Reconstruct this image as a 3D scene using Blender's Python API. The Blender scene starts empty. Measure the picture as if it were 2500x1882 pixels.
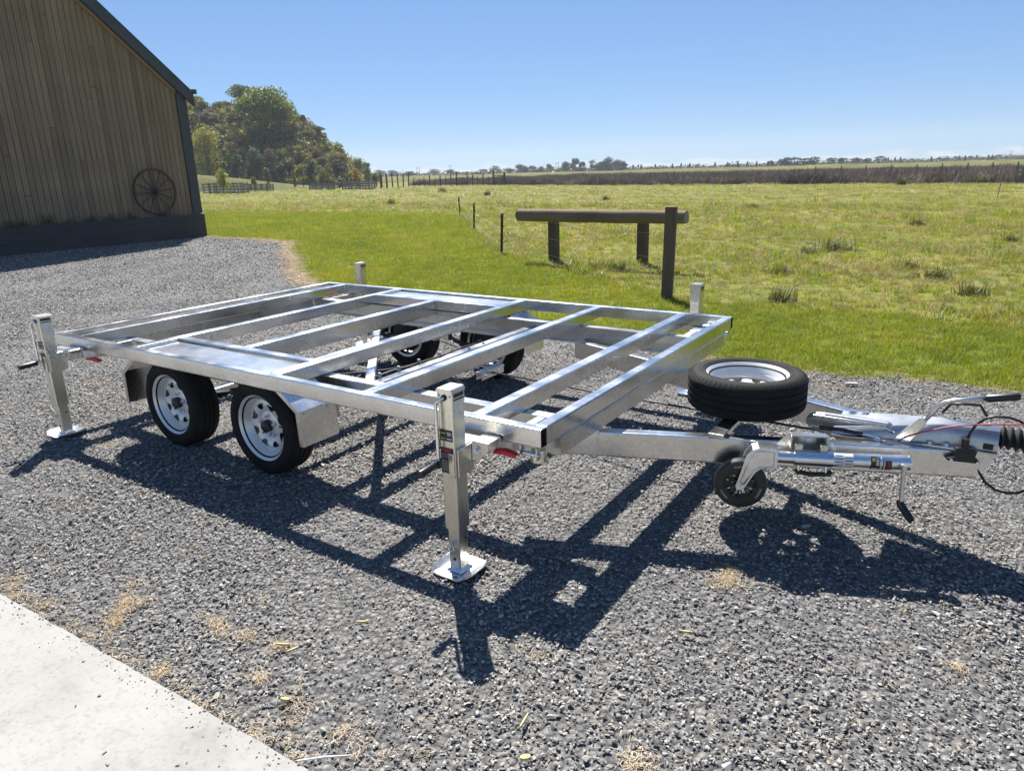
import bpy, bmesh, math, random
import numpy as np
from mathutils import Vector, Matrix

random.seed(7)
rng = np.random.default_rng(11)
sc = bpy.context.scene
COL = sc.collection
R = math.radians

# ------------------------------------------------------------------ camera
# site frame: X runs forward along the trailer, Y across it (away from the viewer), Z up
F_PX, PITCH, ROLL, CAM_H = 1732.735, 0.29289, -0.02792, 1.6
CAMX, CAMY = 1.3576, -2.2210
HEAD = np.array([-0.55598, 0.83120])          # horizontal viewing direction
RIGHT = np.array([0.83120, 0.55598])
cam_data = bpy.data.cameras.new('camera')
cam = bpy.data.objects.new('camera', cam_data)
COL.objects.link(cam)
cam_data.sensor_fit = 'HORIZONTAL'
cam_data.sensor_width = 36.0
cam_data.lens = 36.0 * F_PX / 2500.0
cam_data.clip_start = 0.05
cam_data.clip_end = 6000
_r = Vector((RIGHT[0], RIGHT[1], 0)); _f = Vector((HEAD[0], HEAD[1], 0)); _u = Vector((0, 0, 1))
_up = _f * math.sin(PITCH) + _u * math.cos(PITCH)
_fw = _f * math.cos(PITCH) - _u * math.sin(PITCH)
_ri = _r * math.cos(ROLL) + _up * math.sin(ROLL)
_uu = -_r * math.sin(ROLL) + _up * math.cos(ROLL)
M = Matrix((( _ri.x, _uu.x, -_fw.x, CAMX), (_ri.y, _uu.y, -_fw.y, CAMY), (_ri.z, _uu.z, -_fw.z, CAM_H), (0, 0, 0, 1)))
cam.matrix_world = M
sc.camera = cam

# ------------------------------------------------------------------ sky, sun, exposure
SUN_DIR = Vector((-0.56, 0.60, 1.0)).normalized()          # towards the sun
SUN_EL = math.asin(SUN_DIR.z)
SUN_AZ = math.atan2(SUN_DIR.x, SUN_DIR.y)                  # clockwise from +Y
world = bpy.data.worlds.new('World'); sc.world = world
world.use_nodes = True
wn, wl = world.node_tree.nodes, world.node_tree.links
wn.clear()
w_out = wn.new('ShaderNodeOutputWorld'); w_bg = wn.new('ShaderNodeBackground')
sky = wn.new('ShaderNodeTexSky'); sky.sky_type = 'NISHITA'; sky.sun_disc = False
sky.sun_elevation = SUN_EL; sky.sun_rotation = SUN_AZ
sky.altitude = 0; sky.air_density = 0.85; sky.dust_density = 0.0; sky.ozone_density = 6.0
# low cumulus sitting on the horizon all the way round
w_tc = wn.new('ShaderNodeTexCoord'); w_sep = wn.new('ShaderNodeSeparateXYZ')
wl.new(w_tc.outputs['Generated'], w_sep.inputs[0])
w_map = wn.new('ShaderNodeMapping'); w_map.inputs['Scale'].default_value = (26, 26, 150)
wl.new(w_tc.outputs['Generated'], w_map.inputs[0])
w_noise = wn.new('ShaderNodeTexNoise'); w_noise.inputs['Scale'].default_value = 1.0
w_noise.inputs['Detail'].default_value = 6.0; w_noise.inputs['Roughness'].default_value = 0.55
wl.new(w_map.outputs[0], w_noise.inputs['Vector'])
w_el = wn.new('ShaderNodeMapRange'); w_el.inputs[1].default_value = 0.0; w_el.inputs[2].default_value = 0.019
w_el.inputs[3].default_value = 0.33; w_el.inputs[4].default_value = -0.22
wl.new(w_sep.outputs['Z'], w_el.inputs[0])
w_add = wn.new('ShaderNodeMath'); w_add.operation = 'ADD'
wl.new(w_noise.outputs['Fac'], w_add.inputs[0]); wl.new(w_el.outputs[0], w_add.inputs[1])
w_thr = wn.new('ShaderNodeMapRange'); w_thr.inputs[1].default_value = 0.56; w_thr.inputs[2].default_value = 0.72
w_thr.inputs[3].default_value = 0.0; w_thr.inputs[4].default_value = 0.75
wl.new(w_add.outputs[0], w_thr.inputs[0])
w_mix = wn.new('ShaderNodeMix'); w_mix.data_type = 'RGBA'
w_mix.inputs[7].default_value = (3.0, 3.2, 3.5, 1)
w_gam = wn.new('ShaderNodeGamma'); w_gam.inputs['Gamma'].default_value = 0.58      # softer range, as the phone camera records the sky
wl.new(sky.outputs[0], w_gam.inputs['Color'])
w_tint = wn.new('ShaderNodeMix'); w_tint.data_type = 'RGBA'; w_tint.blend_type = 'MULTIPLY'; w_tint.inputs[0].default_value = 1.0
w_tint.inputs[7].default_value = (0.53, 0.73, 1.0, 1)
wl.new(w_gam.outputs[0], w_tint.inputs[6])
wl.new(w_thr.outputs[0], w_mix.inputs[0]); wl.new(w_tint.outputs[2], w_mix.inputs[6])
wl.new(w_mix.outputs[2], w_bg.inputs['Color'])
w_bg.inputs['Strength'].default_value = 0.1185
wl.new(w_bg.outputs[0], w_out.inputs['Surface'])

sun_data = bpy.data.lights.new('sun', 'SUN'); sun = bpy.data.objects.new('sun', sun_data); COL.objects.link(sun)
sun_data.energy = 5.0; sun_data.angle = R(0.53); sun_data.color = (1.0, 0.955, 0.89)
sun.rotation_euler = SUN_DIR.to_track_quat('Z', 'Y').to_euler()
sun.location = (-20, 22, 36)

sc.view_settings.view_transform = 'Standard'; sc.view_settings.look = 'None'
sc.view_settings.exposure = 1.1; sc.view_settings.gamma = 1.0
sc.view_settings.use_curve_mapping = False
sc.render.engine = 'CYCLES'
sc.cycles.use_denoising = True
sc.cycles.max_bounces = 8; sc.cycles.diffuse_bounces = 3; sc.cycles.glossy_bounces = 4
sc.cycles.transmission_bounces = 3; sc.cycles.transparent_max_bounces = 6
sc.cycles.sample_clamp_indirect = 6.0
sc.cycles.caustics_reflective = False; sc.cycles.caustics_refractive = False

# ------------------------------------------------------------------ measuring helpers (survey of the place)
CAMP = np.array([CAMX, CAMY, CAM_H])
def ray(px, py):
    x = (px - 1250) / F_PX; y = -(py - 941) / F_PX
    c, s = math.cos(ROLL), math.sin(ROLL)
    X = x * c - y * s; u = x * s + y * c
    Yc = math.cos(PITCH) + u * math.sin(PITCH); Zc = -math.sin(PITCH) + u * math.cos(PITCH)
    d = X * RIGHT + Yc * HEAD
    return np.array([d[0], d[1], Zc])
def at_z(px, py, z=0.0):
    d = ray(px, py); k = (z - CAM_H) / d[2]; return CAMP + d * k
def at_y(px, py, y):
    d = ray(px, py); k = (y - CAMY) / d[1]; return CAMP + d * k
def at_x(px, py, x):
    d = ray(px, py); k = (x - CAMX) / d[0]; return CAMP + d * k
def at_d(px, py, dist):                          # point at a given horizontal depth along the heading
    d = ray(px, py); k = dist / (d[0] * HEAD[0] + d[1] * HEAD[1]); return CAMP + d * k
def cf(X, Y, z=0.0):                             # right/forward of the viewpoint -> site frame
    p = np.array([CAMX, CAMY]) + X * RIGHT + Y * HEAD
    return np.array([p[0], p[1], z])

# ------------------------------------------------------------------ object helpers
class MB:
    def __init__(s): s.v = []; s.f = []; s.m = []
    def add(s, vs, fs, mi=0):
        o = len(s.v); s.v += [tuple(map(float, p)) for p in vs]
        s.f += [tuple(i + o for i in f) for f in fs]; s.m += [mi] * len(fs); return s
    def box(s, x0, x1, y0, y1, z0, z1, mi=0):
        v = [(x, y, z) for z in (z0, z1) for y in (y0, y1) for x in (x0, x1)]
        return s.add(v, [(0, 2, 3, 1), (4, 5, 7, 6), (0, 1, 5, 4), (2, 6, 7, 3), (0, 4, 6, 2), (1, 3, 7, 5)], mi)
    def loft(s, rings, caps=True, mi=0, closed=True):
        n = len(rings[0]); vs = [p for r in rings for p in r]; fs = []
        for k in range(len(rings) - 1):
            for i in range(n if closed else n - 1):
                j = (i + 1) % n
                fs.append((k * n + i, k * n + j, (k + 1) * n + j, (k + 1) * n + i))
        if caps: fs += [tuple(reversed(range(n))), tuple(range((len(rings) - 1) * n, len(rings) * n))]
        return s.add(vs, fs, mi)
    def prism(s, pts, ext, mi=0):               # polygon of 3D points extruded by a vector
        e = np.array(ext, float); a = [np.array(p, float) for p in pts]
        return s.loft([a, [p + e for p in a]], True, mi)
    def tube(s, pts, r, seg=10, caps=True, mi=0):
        pts = [Vector(p) for p in pts]; n = len(pts)
        rs = r if hasattr(r, '__len__') else [r] * n
        rings = []; t0 = (pts[1] - pts[0]).normalized()
        nx = t0.orthogonal().normalized()
        for i, p in enumerate(pts):
            if i == 0: t = t0
            elif i == n - 1: t = (pts[i] - pts[i - 1]).normalized()
            else: t = ((pts[i + 1] - p).normalized() + (p - pts[i - 1]).normalized()).normalized()
            nx = (nx - t * nx.dot(t)).normalized(); ny = t.cross(nx)
            rings.append([p + (nx * math.cos(a) + ny * math.sin(a)) * rs[i] for a in [2 * math.pi * k / seg for k in range(seg)]])
        return s.loft(rings, caps, mi)
    def lathe(s, prof, seg=32, mat=None, mi=0, closed_prof=False):
        mat = mat or Matrix(); rings = []
        for k in range(seg):
            a = 2 * math.pi * k / seg
            rings.append([mat @ Vector((r * math.cos(a), r * math.sin(a), z)) for r, z in prof])
        n = len(prof); vs = [p for r in rings for p in r]; fs = []
        for k in range(seg):
            k2 = (k + 1) % seg
            for i in range(n if closed_prof else n - 1):
                j = (i + 1) % n
                fs.append((k * n + i, k2 * n + i, k2 * n + j, k * n + j))
        return s.add(vs, fs, mi)
    def mesh(s, name, mats, smooth=False):
        me = bpy.data.meshes.new(name); me.from_pydata(s.v, [], s.f)
        for m in (mats if isinstance(mats, (list, tuple)) else [mats]): me.materials.append(m)
        if len(me.materials) > 1: me.polygons.foreach_set('material_index', s.m)
        if smooth: me.polygons.foreach_set('use_smooth', [True] * len(s.f))
        bm = bmesh.new(); bm.from_mesh(me); bmesh.ops.recalc_face_normals(bm, faces=bm.faces); bm.to_mesh(me); bm.free()
        return me

def link(name, me, parent=None, loc=None, rot=None):
    o = bpy.data.objects.new(name, me); COL.objects.link(o)
    if parent: o.parent = parent
    if loc is not None: o.location = tuple(map(float, loc))
    if rot is not None: o.rotation_euler = rot
    return o
def part(mb, name, m, parent=None, loc=None, rot=None, smooth=False, bevel=0.0, auto=None):
    me = mb.mesh(name, m, smooth)
    o = link(name, me, parent, loc, rot)
    if smooth and auto is not None:
        try: me.set_sharp_from_angle(angle=R(auto))
        except Exception: pass
    if bevel:
        b = o.modifiers.new('bevel', 'BEVEL'); b.width = bevel; b.segments = 2; b.limit_method = 'ANGLE'; b.angle_limit = R(40)
    return o
def tag(o, label=None, cat=None, group=None, kind=None):
    if label: o['label'] = label
    if cat: o['category'] = cat
    if group: o['group'] = group
    if kind: o['kind'] = kind
    return o
def thing(name, label, cat, loc=(0, 0, 0), rotz=0.0, group=None):
    o = bpy.data.objects.new(name, None); COL.objects.link(o)
    o.empty_display_size = 0.2
    o.location = tuple(map(float, loc)); o.rotation_euler = (0, 0, rotz)
    return tag(o, label, cat, group)
KIDS = {}
def copy_tree(o, parent=None):
    c = o.copy(); COL.objects.link(c); c.parent = parent
    for ch in list(o.children): copy_tree(ch, c)
    return c

# ------------------------------------------------------------------ materials
def new_mat(name):
    m = bpy.data.materials.new(name); m.use_nodes = True
    nt = m.node_tree; b = nt.nodes['Principled BSDF']
    return m, nt, b
def ramp(nt, fac, stops):
    r = nt.nodes.new('ShaderNodeValToRGB')
    els = r.color_ramp.elements
    while len(els) > 1: els.remove(els[-1])
    els[0].position = stops[0][0]; els[0].color = (*stops[0][1], 1)
    for p, c in stops[1:]:
        e = els.new(p); e.color = (*c, 1)
    nt.links.new(fac, r.inputs[0]); return r.outputs[0]
def coords(nt, kind='Object', scale=(1, 1, 1)):
    mp = nt.nodes.new('ShaderNodeMapping'); mp.inputs['Scale'].default_value = scale
    if kind == 'World':
        g = nt.nodes.new('ShaderNodeNewGeometry'); nt.links.new(g.outputs['Position'], mp.inputs[0])
    else:
        tc = nt.nodes.new('ShaderNodeTexCoord'); nt.links.new(tc.outputs[kind], mp.inputs[0])
    return mp.outputs[0]
def noise(nt, vec, scale, detail=4, rough=0.55, out='Fac'):
    n = nt.nodes.new('ShaderNodeTexNoise'); n.inputs['Scale'].default_value = scale
    n.inputs['Detail'].default_value = detail; n.inputs['Roughness'].default_value = rough
    nt.links.new(vec, n.inputs['Vector']); return n.outputs[out]
def bump(nt, b, h, strength=0.3, dist=0.01):
    bn = nt.nodes.new('ShaderNodeBump'); bn.inputs['Strength'].default_value = strength; bn.inputs['Distance'].default_value = dist
    nt.links.new(h, bn.inputs['Height']); nt.links.new(bn.outputs[0], b.inputs['Normal'])
def mixc(nt, fac, a, b_, mode='MIX'):
    n = nt.nodes.new('ShaderNodeMix'); n.data_type = 'RGBA'; n.blend_type = mode
    for sock, val in ((0, fac), (6, a), (7, b_)):
        if isinstance(val, (int, float)): n.inputs[sock].default_value = val
        elif isinstance(val, tuple): n.inputs[sock].default_value = (*val, 1) if len(val) == 3 else val
        else: nt.links.new(val, n.inputs[sock])
    return n.outputs[2]
def rng_map(nt, v, a, b_, c, d):
    n = nt.nodes.new('ShaderNodeMapRange')
    for i, x in enumerate((a, b_, c, d)): n.inputs[i + 1].default_value = x
    nt.links.new(v, n.inputs[0]); return n.outputs[0]
def rand(nt):
    return nt.nodes.new('ShaderNodeObjectInfo').outputs['Random']
def simple(name, col, rough=0.5, metal=0.0, var=0.12, scale=20.0, bmp=0.0, coord='Object', spec=None):
    m, nt, b = new_mat(name)
    v = coords(nt, coord)
    n = noise(nt, v, scale, 5)
    lo = tuple(max(0, c * (1 - var)) for c in col); hi = tuple(min(1, c * (1 + var)) for c in col)
    nt.links.new(ramp(nt, n, [(0.3, lo), (0.7, hi)]), b.inputs['Base Color'])
    b.inputs['Roughness'].default_value = rough; b.inputs['Metallic'].default_value = metal
    if spec is not None: b.inputs['Specular IOR Level'].default_value = spec
    if bmp: bump(nt, b, n, bmp, 0.004)
    return m

def galv(name, lo, hi, r0, r1, streak=(3, 30, 30)):
    m, nt, b = new_mat(name)
    w = coords(nt, 'World'); ws = coords(nt, 'World', streak)
    n1 = noise(nt, w, 3.2, 5, 0.6); n2 = noise(nt, w, 55, 4, 0.6); n3 = noise(nt, ws, 2.2, 4, 0.6)
    vo = nt.nodes.new('ShaderNodeTexVoronoi'); vo.inputs['Scale'].default_value = 95; nt.links.new(w, vo.inputs['Vector'])
    sp = ramp(nt, vo.outputs['Color'], [(0.0, (0.88,) * 3), (1.0, (1.0,) * 3)])
    base = ramp(nt, n1, [(0.3, lo), (0.68, hi)])
    base = mixc(nt, 1.0, base, sp, 'MULTIPLY')
    dark = ramp(nt, n2, [(0.30, (0.72, 0.70, 0.66)), (0.46, (1, 1, 1))])
    base = mixc(nt, 0.55, base, dark, 'MULTIPLY')
    base = mixc(nt, 0.45, base, ramp(nt, n3, [(0.32, (0.78, 0.78, 0.78)), (0.6, (1, 1, 1))]), 'MULTIPLY')
    nt.links.new(base, b.inputs['Base Color'])
    b.inputs['Metallic'].default_value = 1.0
    nt.links.new(rng_map(nt, n1, 0.3, 0.7, r0, r1), b.inputs['Roughness'])
    bump(nt, b, n2, 0.10, 0.002)
    return m
M_GALV = galv('galvanised_steel', (0.70, 0.70, 0.695), (0.88, 0.88, 0.87), 0.15, 0.32)
M_GALV2 = galv('dull_galvanised_steel', (0.58, 0.58, 0.57), (0.78, 0.78, 0.77), 0.20, 0.38)
M_PLATE = galv('guard_plate_steel', (0.66, 0.67, 0.68), (0.76, 0.77, 0.78), 0.20, 0.26)
M_ZINC = galv('zinc_plated_steel', (0.70, 0.68, 0.60), (0.84, 0.82, 0.74), 0.24, 0.36, (6, 6, 3))
M_BZINC = galv('bright_zinc', (0.72, 0.74, 0.76), (0.88, 0.89, 0.90), 0.16, 0.30, (6, 6, 6))
M_PRESS = galv('pressed_zinc', (0.40, 0.405, 0.41), (0.54, 0.545, 0.55), 0.28, 0.40, (4, 4, 12))
M_RIM = simple('silver_rim_paint', (0.80, 0.79, 0.75), 0.33, 0.35, 0.05, 30)
M_FOOT = galv('foot_plate_zinc', (0.74, 0.76, 0.80), (0.88, 0.89, 0.91), 0.24, 0.36)
M_WHITE = simple('white_steel', (0.78, 0.78, 0.76), 0.45, 0.1, 0.06, 30)
M_BLACK = simple('black_plastic', (0.014, 0.014, 0.015), 0.38, 0, 0.3, 40)
M_DARK = simple('dark_steel', (0.03, 0.03, 0.032), 0.5, 0.4, 0.3, 20)
M_RUBBER = simple('grey_rubber', (0.03, 0.03, 0.03), 0.6, 0, 0.3, 30)
M_RED = simple('red_plastic', (0.72, 0.02, 0.03), 0.35, 0, 0.08, 20)
M_REDCABLE = simple('red_cable', (0.55, 0.02, 0.02), 0.4)
M_CABLE = simple('black_cable', (0.012, 0.012, 0.013), 0.45)
M_LABEL = simple('black_label', (0.02, 0.02, 0.02), 0.4)
M_PRINTW = simple('white_print', (0.6, 0.6, 0.58), 0.5)
M_PRINTR = simple('red_print', (0.55, 0.04, 0.02), 0.5)
M_PRINTO = simple('orange_print', (0.75, 0.13, 0.03), 0.5)
M_PRINTY = simple('yellow_print', (0.7, 0.5, 0.05), 0.5)
M_WLABEL = simple('white_label', (0.75, 0.75, 0.73), 0.5)
def tyre_mat():
    m, nt, b = new_mat('tyre_rubber')
    v = coords(nt, 'Object'); n = noise(nt, v, 9, 5); n2 = noise(nt, v, 120, 3)
    nt.links.new(ramp(nt, n, [(0.3, (0.008, 0.008, 0.0085)), (0.75, (0.021, 0.020, 0.019))]), b.inputs['Base Color'])
    b.inputs['Roughness'].default_value = 0.8; b.inputs['Specular IOR Level'].default_value = 0.22
    bump(nt, b, n2, 0.15, 0.002); return m
M_TYRE = tyre_mat()

def ground_mat(name, stops, nscale, rough=0.95, bscale=40.0, bstr=0.6, bdist=0.02, extra=None):
    m, nt, b = new_mat(name)
    w = coords(nt, 'World')
    n1 = noise(nt, w, nscale, 7, 0.62); n2 = noise(nt, w, bscale, 5, 0.65)
    c = ramp(nt, n1, stops)
    c = mixc(nt, 0.6, c, ramp(nt, n2, [(0.3, (0.55, 0.55, 0.55)), (0.7, (1.35, 1.35, 1.3))]), 'MULTIPLY')
    if extra: c = extra(nt, w, c)
    nt.links.new(c, b.inputs['Base Color']); b.inputs['Roughness'].default_value = rough
    b.inputs['Specular IOR Level'].default_value = 0.15
    bump(nt, b, n2, bstr, bdist); return m
def gravel_base():
    m, nt, b = new_mat('gravel_bed')
    w = coords(nt, 'World')
    vo = nt.nodes.new('ShaderNodeTexVoronoi'); vo.inputs['Scale'].default_value = 38; nt.links.new(w, vo.inputs['Vector'])
    vo2 = nt.nodes.new('ShaderNodeTexVoronoi'); vo2.inputs['Scale'].default_value = 90; nt.links.new(w, vo2.inputs['Vector'])
    big = noise(nt, w, 0.7, 5, 0.6)
    c = ramp(nt, vo.outputs['Color'], [(0.1, (0.136, 0.133, 0.129)), (0.5, (0.204, 0.199, 0.191)), (0.85, (0.281, 0.272, 0.258))])
    edge = ramp(nt, vo.outputs['Distance'], [(0.25, (1, 1, 1)), (0.62, (0.5, 0.5, 0.5))])
    c = mixc(nt, 0.85, c, edge, 'MULTIPLY')
    c = mixc(nt, 0.5, c, ramp(nt, vo2.outputs['Distance'], [(0.2, (1.2, 1.2, 1.2)), (0.7, (0.4, 0.4, 0.4))]), 'MULTIPLY')
    c = mixc(nt, 0.35, c, ramp(nt, big, [(0.35, (0.75, 0.76, 0.8)), (0.65, (1.25, 1.22, 1.16))]), 'MULTIPLY')
    nt.links.new(c, b.inputs['Base Color']); b.inputs['Roughness'].default_value = 0.9
    h = nt.nodes.new('ShaderNodeMath'); h.operation = 'MULTIPLY'; h.inputs[1].default_value = -1
    nt.links.new(vo.outputs['Distance'], h.inputs[0])
    bump(nt, b, h.outputs[0], 0.9, 0.02); return m
def stone_mat():
    m, nt, b = new_mat('gravel_stone')
    r = rand(nt); w = coords(nt, 'World'); n = noise(nt, w, 70, 4, 0.6)
    c = ramp(nt, r, [(0.0, (0.075, 0.074, 0.072)), (0.28, (0.145, 0.142, 0.136)), (0.60, (0.232, 0.226, 0.214)),
                     (0.90, (0.36, 0.348, 0.325)), (0.955, (0.34, 0.27, 0.19)), (1.0, (0.48, 0.46, 0.42))])
    c = mixc(nt, 0.5, c, ramp(nt, n, [(0.3, (0.75, 0.75, 0.75)), (0.7, (1.25, 1.25, 1.25))]), 'MULTIPLY')
    big = noise(nt, w, 0.55, 5, 0.6)
    c = mixc(nt, 0.8, c, ramp(nt, big, [(0.35, (0.95, 0.96, 0.98)), (0.5, (1.1, 1.09, 1.07)), (0.66, (1.38, 1.34, 1.26))]), 'MULTIPLY')
    nt.links.new(c, b.inputs['Base Color']); b.inputs['Roughness'].default_value = 0.7
    return m
def leaf_mat(name, c0, c1, c2, trans=0.35, wscale=0.35, rough=0.5, tcol=(1.5, 1.35, 0.5), spec=0.3):
    m, nt, b = new_mat(name)
    w = coords(nt, 'World'); n = noise(nt, w, wscale, 5, 0.6); r = rand(nt)
    n2 = noise(nt, w, wscale * 9, 3, 0.6)
    f = nt.nodes.new('ShaderNodeMath'); f.operation = 'MULTIPLY_ADD'; f.inputs[1].default_value = 0.34; nt.links.new(r, f.inputs[0])
    f2 = nt.nodes.new('ShaderNodeMath'); f2.operation = 'MULTIPLY_ADD'; f2.inputs[1].default_value = 0.36
    nt.links.new(n2, f2.inputs[0])
    f3 = nt.nodes.new('ShaderNodeMath'); f3.operation = 'MULTIPLY_ADD'; f3.inputs[1].default_value = 0.9; f3.inputs[2].default_value = -0.30
    nt.links.new(n, f3.inputs[0]); nt.links.new(f3.outputs[0], f2.inputs[2]); nt.links.new(f2.outputs[0], f.inputs[2])
    c = ramp(nt, f.outputs[0], [(0.2, c0), (0.5, c1), (0.8, c2)])
    nt.links.new(c, b.inputs['Base Color']); b.inputs['Roughness'].default_value = rough
    b.inputs['Specular IOR Level'].default_value = spec
    tr = nt.nodes.new('ShaderNodeBsdfTranslucent')
    nt.links.new(mixc(nt, 1.0, c, tcol, 'MULTIPLY'), tr.inputs['Color'])
    mx = nt.nodes.new('ShaderNodeMixShader'); mx.inputs[0].default_value = trans
    nt.links.new(b.outputs[0], mx.inputs[1]); nt.links.new(tr.outputs[0], mx.inputs[2])
    nt.links.new(mx.outputs[0], nt.nodes['Material Output'].inputs['Surface'])
    return m
def wood_mat(name, stops, grain=(30, 30, 2), rough=0.8, per_obj=True, bstr=0.35):
    m, nt, b = new_mat(name)
    v = coords(nt, 'Object', grain); n = noise(nt, v, 1.0, 6, 0.65)
    v2 = coords(nt, 'World'); n2 = noise(nt, v2, 1.1, 4, 0.6)
    c = ramp(nt, rand(nt) if per_obj else n2, stops)
    c = mixc(nt, 0.6, c, ramp(nt, n, [(0.3, (0.6, 0.58, 0.55)), (0.7, (1.3, 1.3, 1.3))]), 'MULTIPLY')
    c = mixc(nt, 0.4, c, ramp(nt, n2, [(0.35, (0.7, 0.72, 0.75)), (0.7, (1.2, 1.18, 1.15))]), 'MULTIPLY')
    nt.links.new(c, b.inputs['Base Color']); b.inputs['Roughness'].default_value = rough
    b.inputs['Specular IOR Level'].default_value = 0.25
    bump(nt, b, n, bstr, 0.004); return m

# ------------------------------------------------------------------ ground, yard, slab
def lerp_line(x, pts):
    xs = [p[0] for p in pts]; ys = [p[1] for p in pts]
    return np.interp(x, xs, ys)
LAWN_EDGE = [(-60, 10.75), (-17.9, 10.7), (-14.4, 10.5), (-13.6, 10.2), (-13.0, 9.75), (-12.3, 9.1), (-7.46, 5.40), (-3.5, 4.42), (-2.0, 4.02), (-0.25, 3.60), (0.38, 3.63), (1.72, 3.88), (4, 4.3), (12, 5.6)]
LAWN_TOP = [(-60, 20.4), (-33, 20.9), (-24.4, 21.3), (-16.5, 20.9), (-15.9, 20.3), (-11.3, 14.9), (-6.87, 9.8), (-1.97, 6.45), (1.77, 6.27), (12, 5.95)]
def wob(x): return 0.05 * np.sin(x * 2.3) + 0.035 * np.sin(x * 5.9 + 1) + 0.02 * np.sin(x * 13.7 + 2)
def lawn_edge(x): return lerp_line(x, LAWN_EDGE) + wob(np.asarray(x))
def lawn_top(x): return lerp_line(x, LAWN_TOP) + 1.5 * wob(np.asarray(x) * 0.8 + 3)
def slab_y(x): return -1.2877 + 0.0320 * (x + 1.7864)
SLAB_Y = slab_y(-1.0)
def sheet(name, lower, upper, x0, x1, z, m, step=0.25):
    xs = np.arange(x0, x1 + 1e-6, step); mb = MB()
    vs = []; fs = []
    for i, x in enumerate(xs):
        vs += [(x, lower(x), z), (x, upper(x), z)]
        if i: fs.append((2 * i - 2, 2 * i, 2 * i + 1, 2 * i - 1))
    mb.add(vs, fs)
    return tag(part(mb, name, m), kind='structure')
M_PADDOCK = ground_mat('paddock_ground', [(0.28, (0.095, 0.119, 0.017)), (0.45, (0.151, 0.163, 0.026)), (0.6, (0.213, 0.206, 0.046)), (0.75, (0.284, 0.245, 0.085))], 0.16, bscale=5.0, bstr=0.8, bdist=0.08)
M_LAWN = ground_mat('lawn_ground', [(0.3, (0.083, 0.122, 0.012)), (0.5, (0.133, 0.168, 0.020)), (0.72, (0.207, 0.196, 0.040))], 0.5, bscale=30.0, bstr=0.8, bdist=0.03)
M_GRAVEL = gravel_base()
M_STONE = stone_mat()
def concrete():
    m, nt, b = new_mat('concrete_slab')
    w = coords(nt, 'World'); n1 = noise(nt, w, 1.6, 6, 0.62); n2 = noise(nt, w, 60, 4, 0.6); n3 = noise(nt, w, 9, 5, 0.7)
    c = ramp(nt, n1, [(0.3, (0.279, 0.271, 0.249)), (0.5, (0.333, 0.325, 0.301)), (0.75, (0.376, 0.367, 0.344))])
    c = mixc(nt, 0.5, c, ramp(nt, n2, [(0.28, (0.60, 0.60, 0.59)), (0.48, (1, 1, 1))]), 'MULTIPLY')
    c = mixc(nt, 0.45, c, ramp(nt, n3, [(0.30, (0.62, 0.60, 0.56)), (0.46, (1, 1, 1))]), 'MULTIPLY')
    st = noise(nt, w, 2.7, 3, 0.5)
    c = mixc(nt, 0.5, c, ramp(nt, st, [(0.70, (1, 1, 1)), (0.80, (0.95, 0.80, 0.58))]), 'MULTIPLY')
    nt.links.new(c, b.inputs['Base Color']); b.inputs['Roughness'].default_value = 0.8
    b.inputs['Specular IOR Level'].default_value = 0.25
    bump(nt, b, n2, 0.25, 0.003); return m

mb = MB(); mb.add([(-2500, -2500, -0.02), (2500, -2500, -0.02), (2500, 2500, -0.02), (-2500, 2500, -0.02)], [(0, 1, 2, 3)])
tag(part(mb, 'paddock', M_PADDOCK), kind='structure')
sheet('lawn', lambda x: float(lawn_edge(x)) - 0.35, lambda x: float(lawn_top(x)), -60, 12, -0.012, M_LAWN)
sheet('gravel_yard', lambda x: -14.0, lambda x: float(lawn_edge(x)), -45, 12, -0.004, M_GRAVEL)
mb = MB()
ex = [-9.0] + list(np.arange(-4, 3.6, 0.03)); n_ex = len(ex)
top = [(x, slab_y(x) + 0.0012 * math.sin(x * 19) + random.uniform(-.0016, .0016), 0.022) for x in ex]
vs = top + [(x, y, -0.05) for x, y, z in top] + [(3.57, -9, 0.022), (-9, -9, 0.022)]
fs = [tuple(range(n_ex)) + (2 * n_ex, 2 * n_ex + 1)] + [(i, i + n_ex, i + n_ex + 1, i + 1) for i in range(n_ex - 1)]
mb.add(vs, fs)
tag(part(mb, 'concrete_slab', concrete()), kind='structure')

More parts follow.
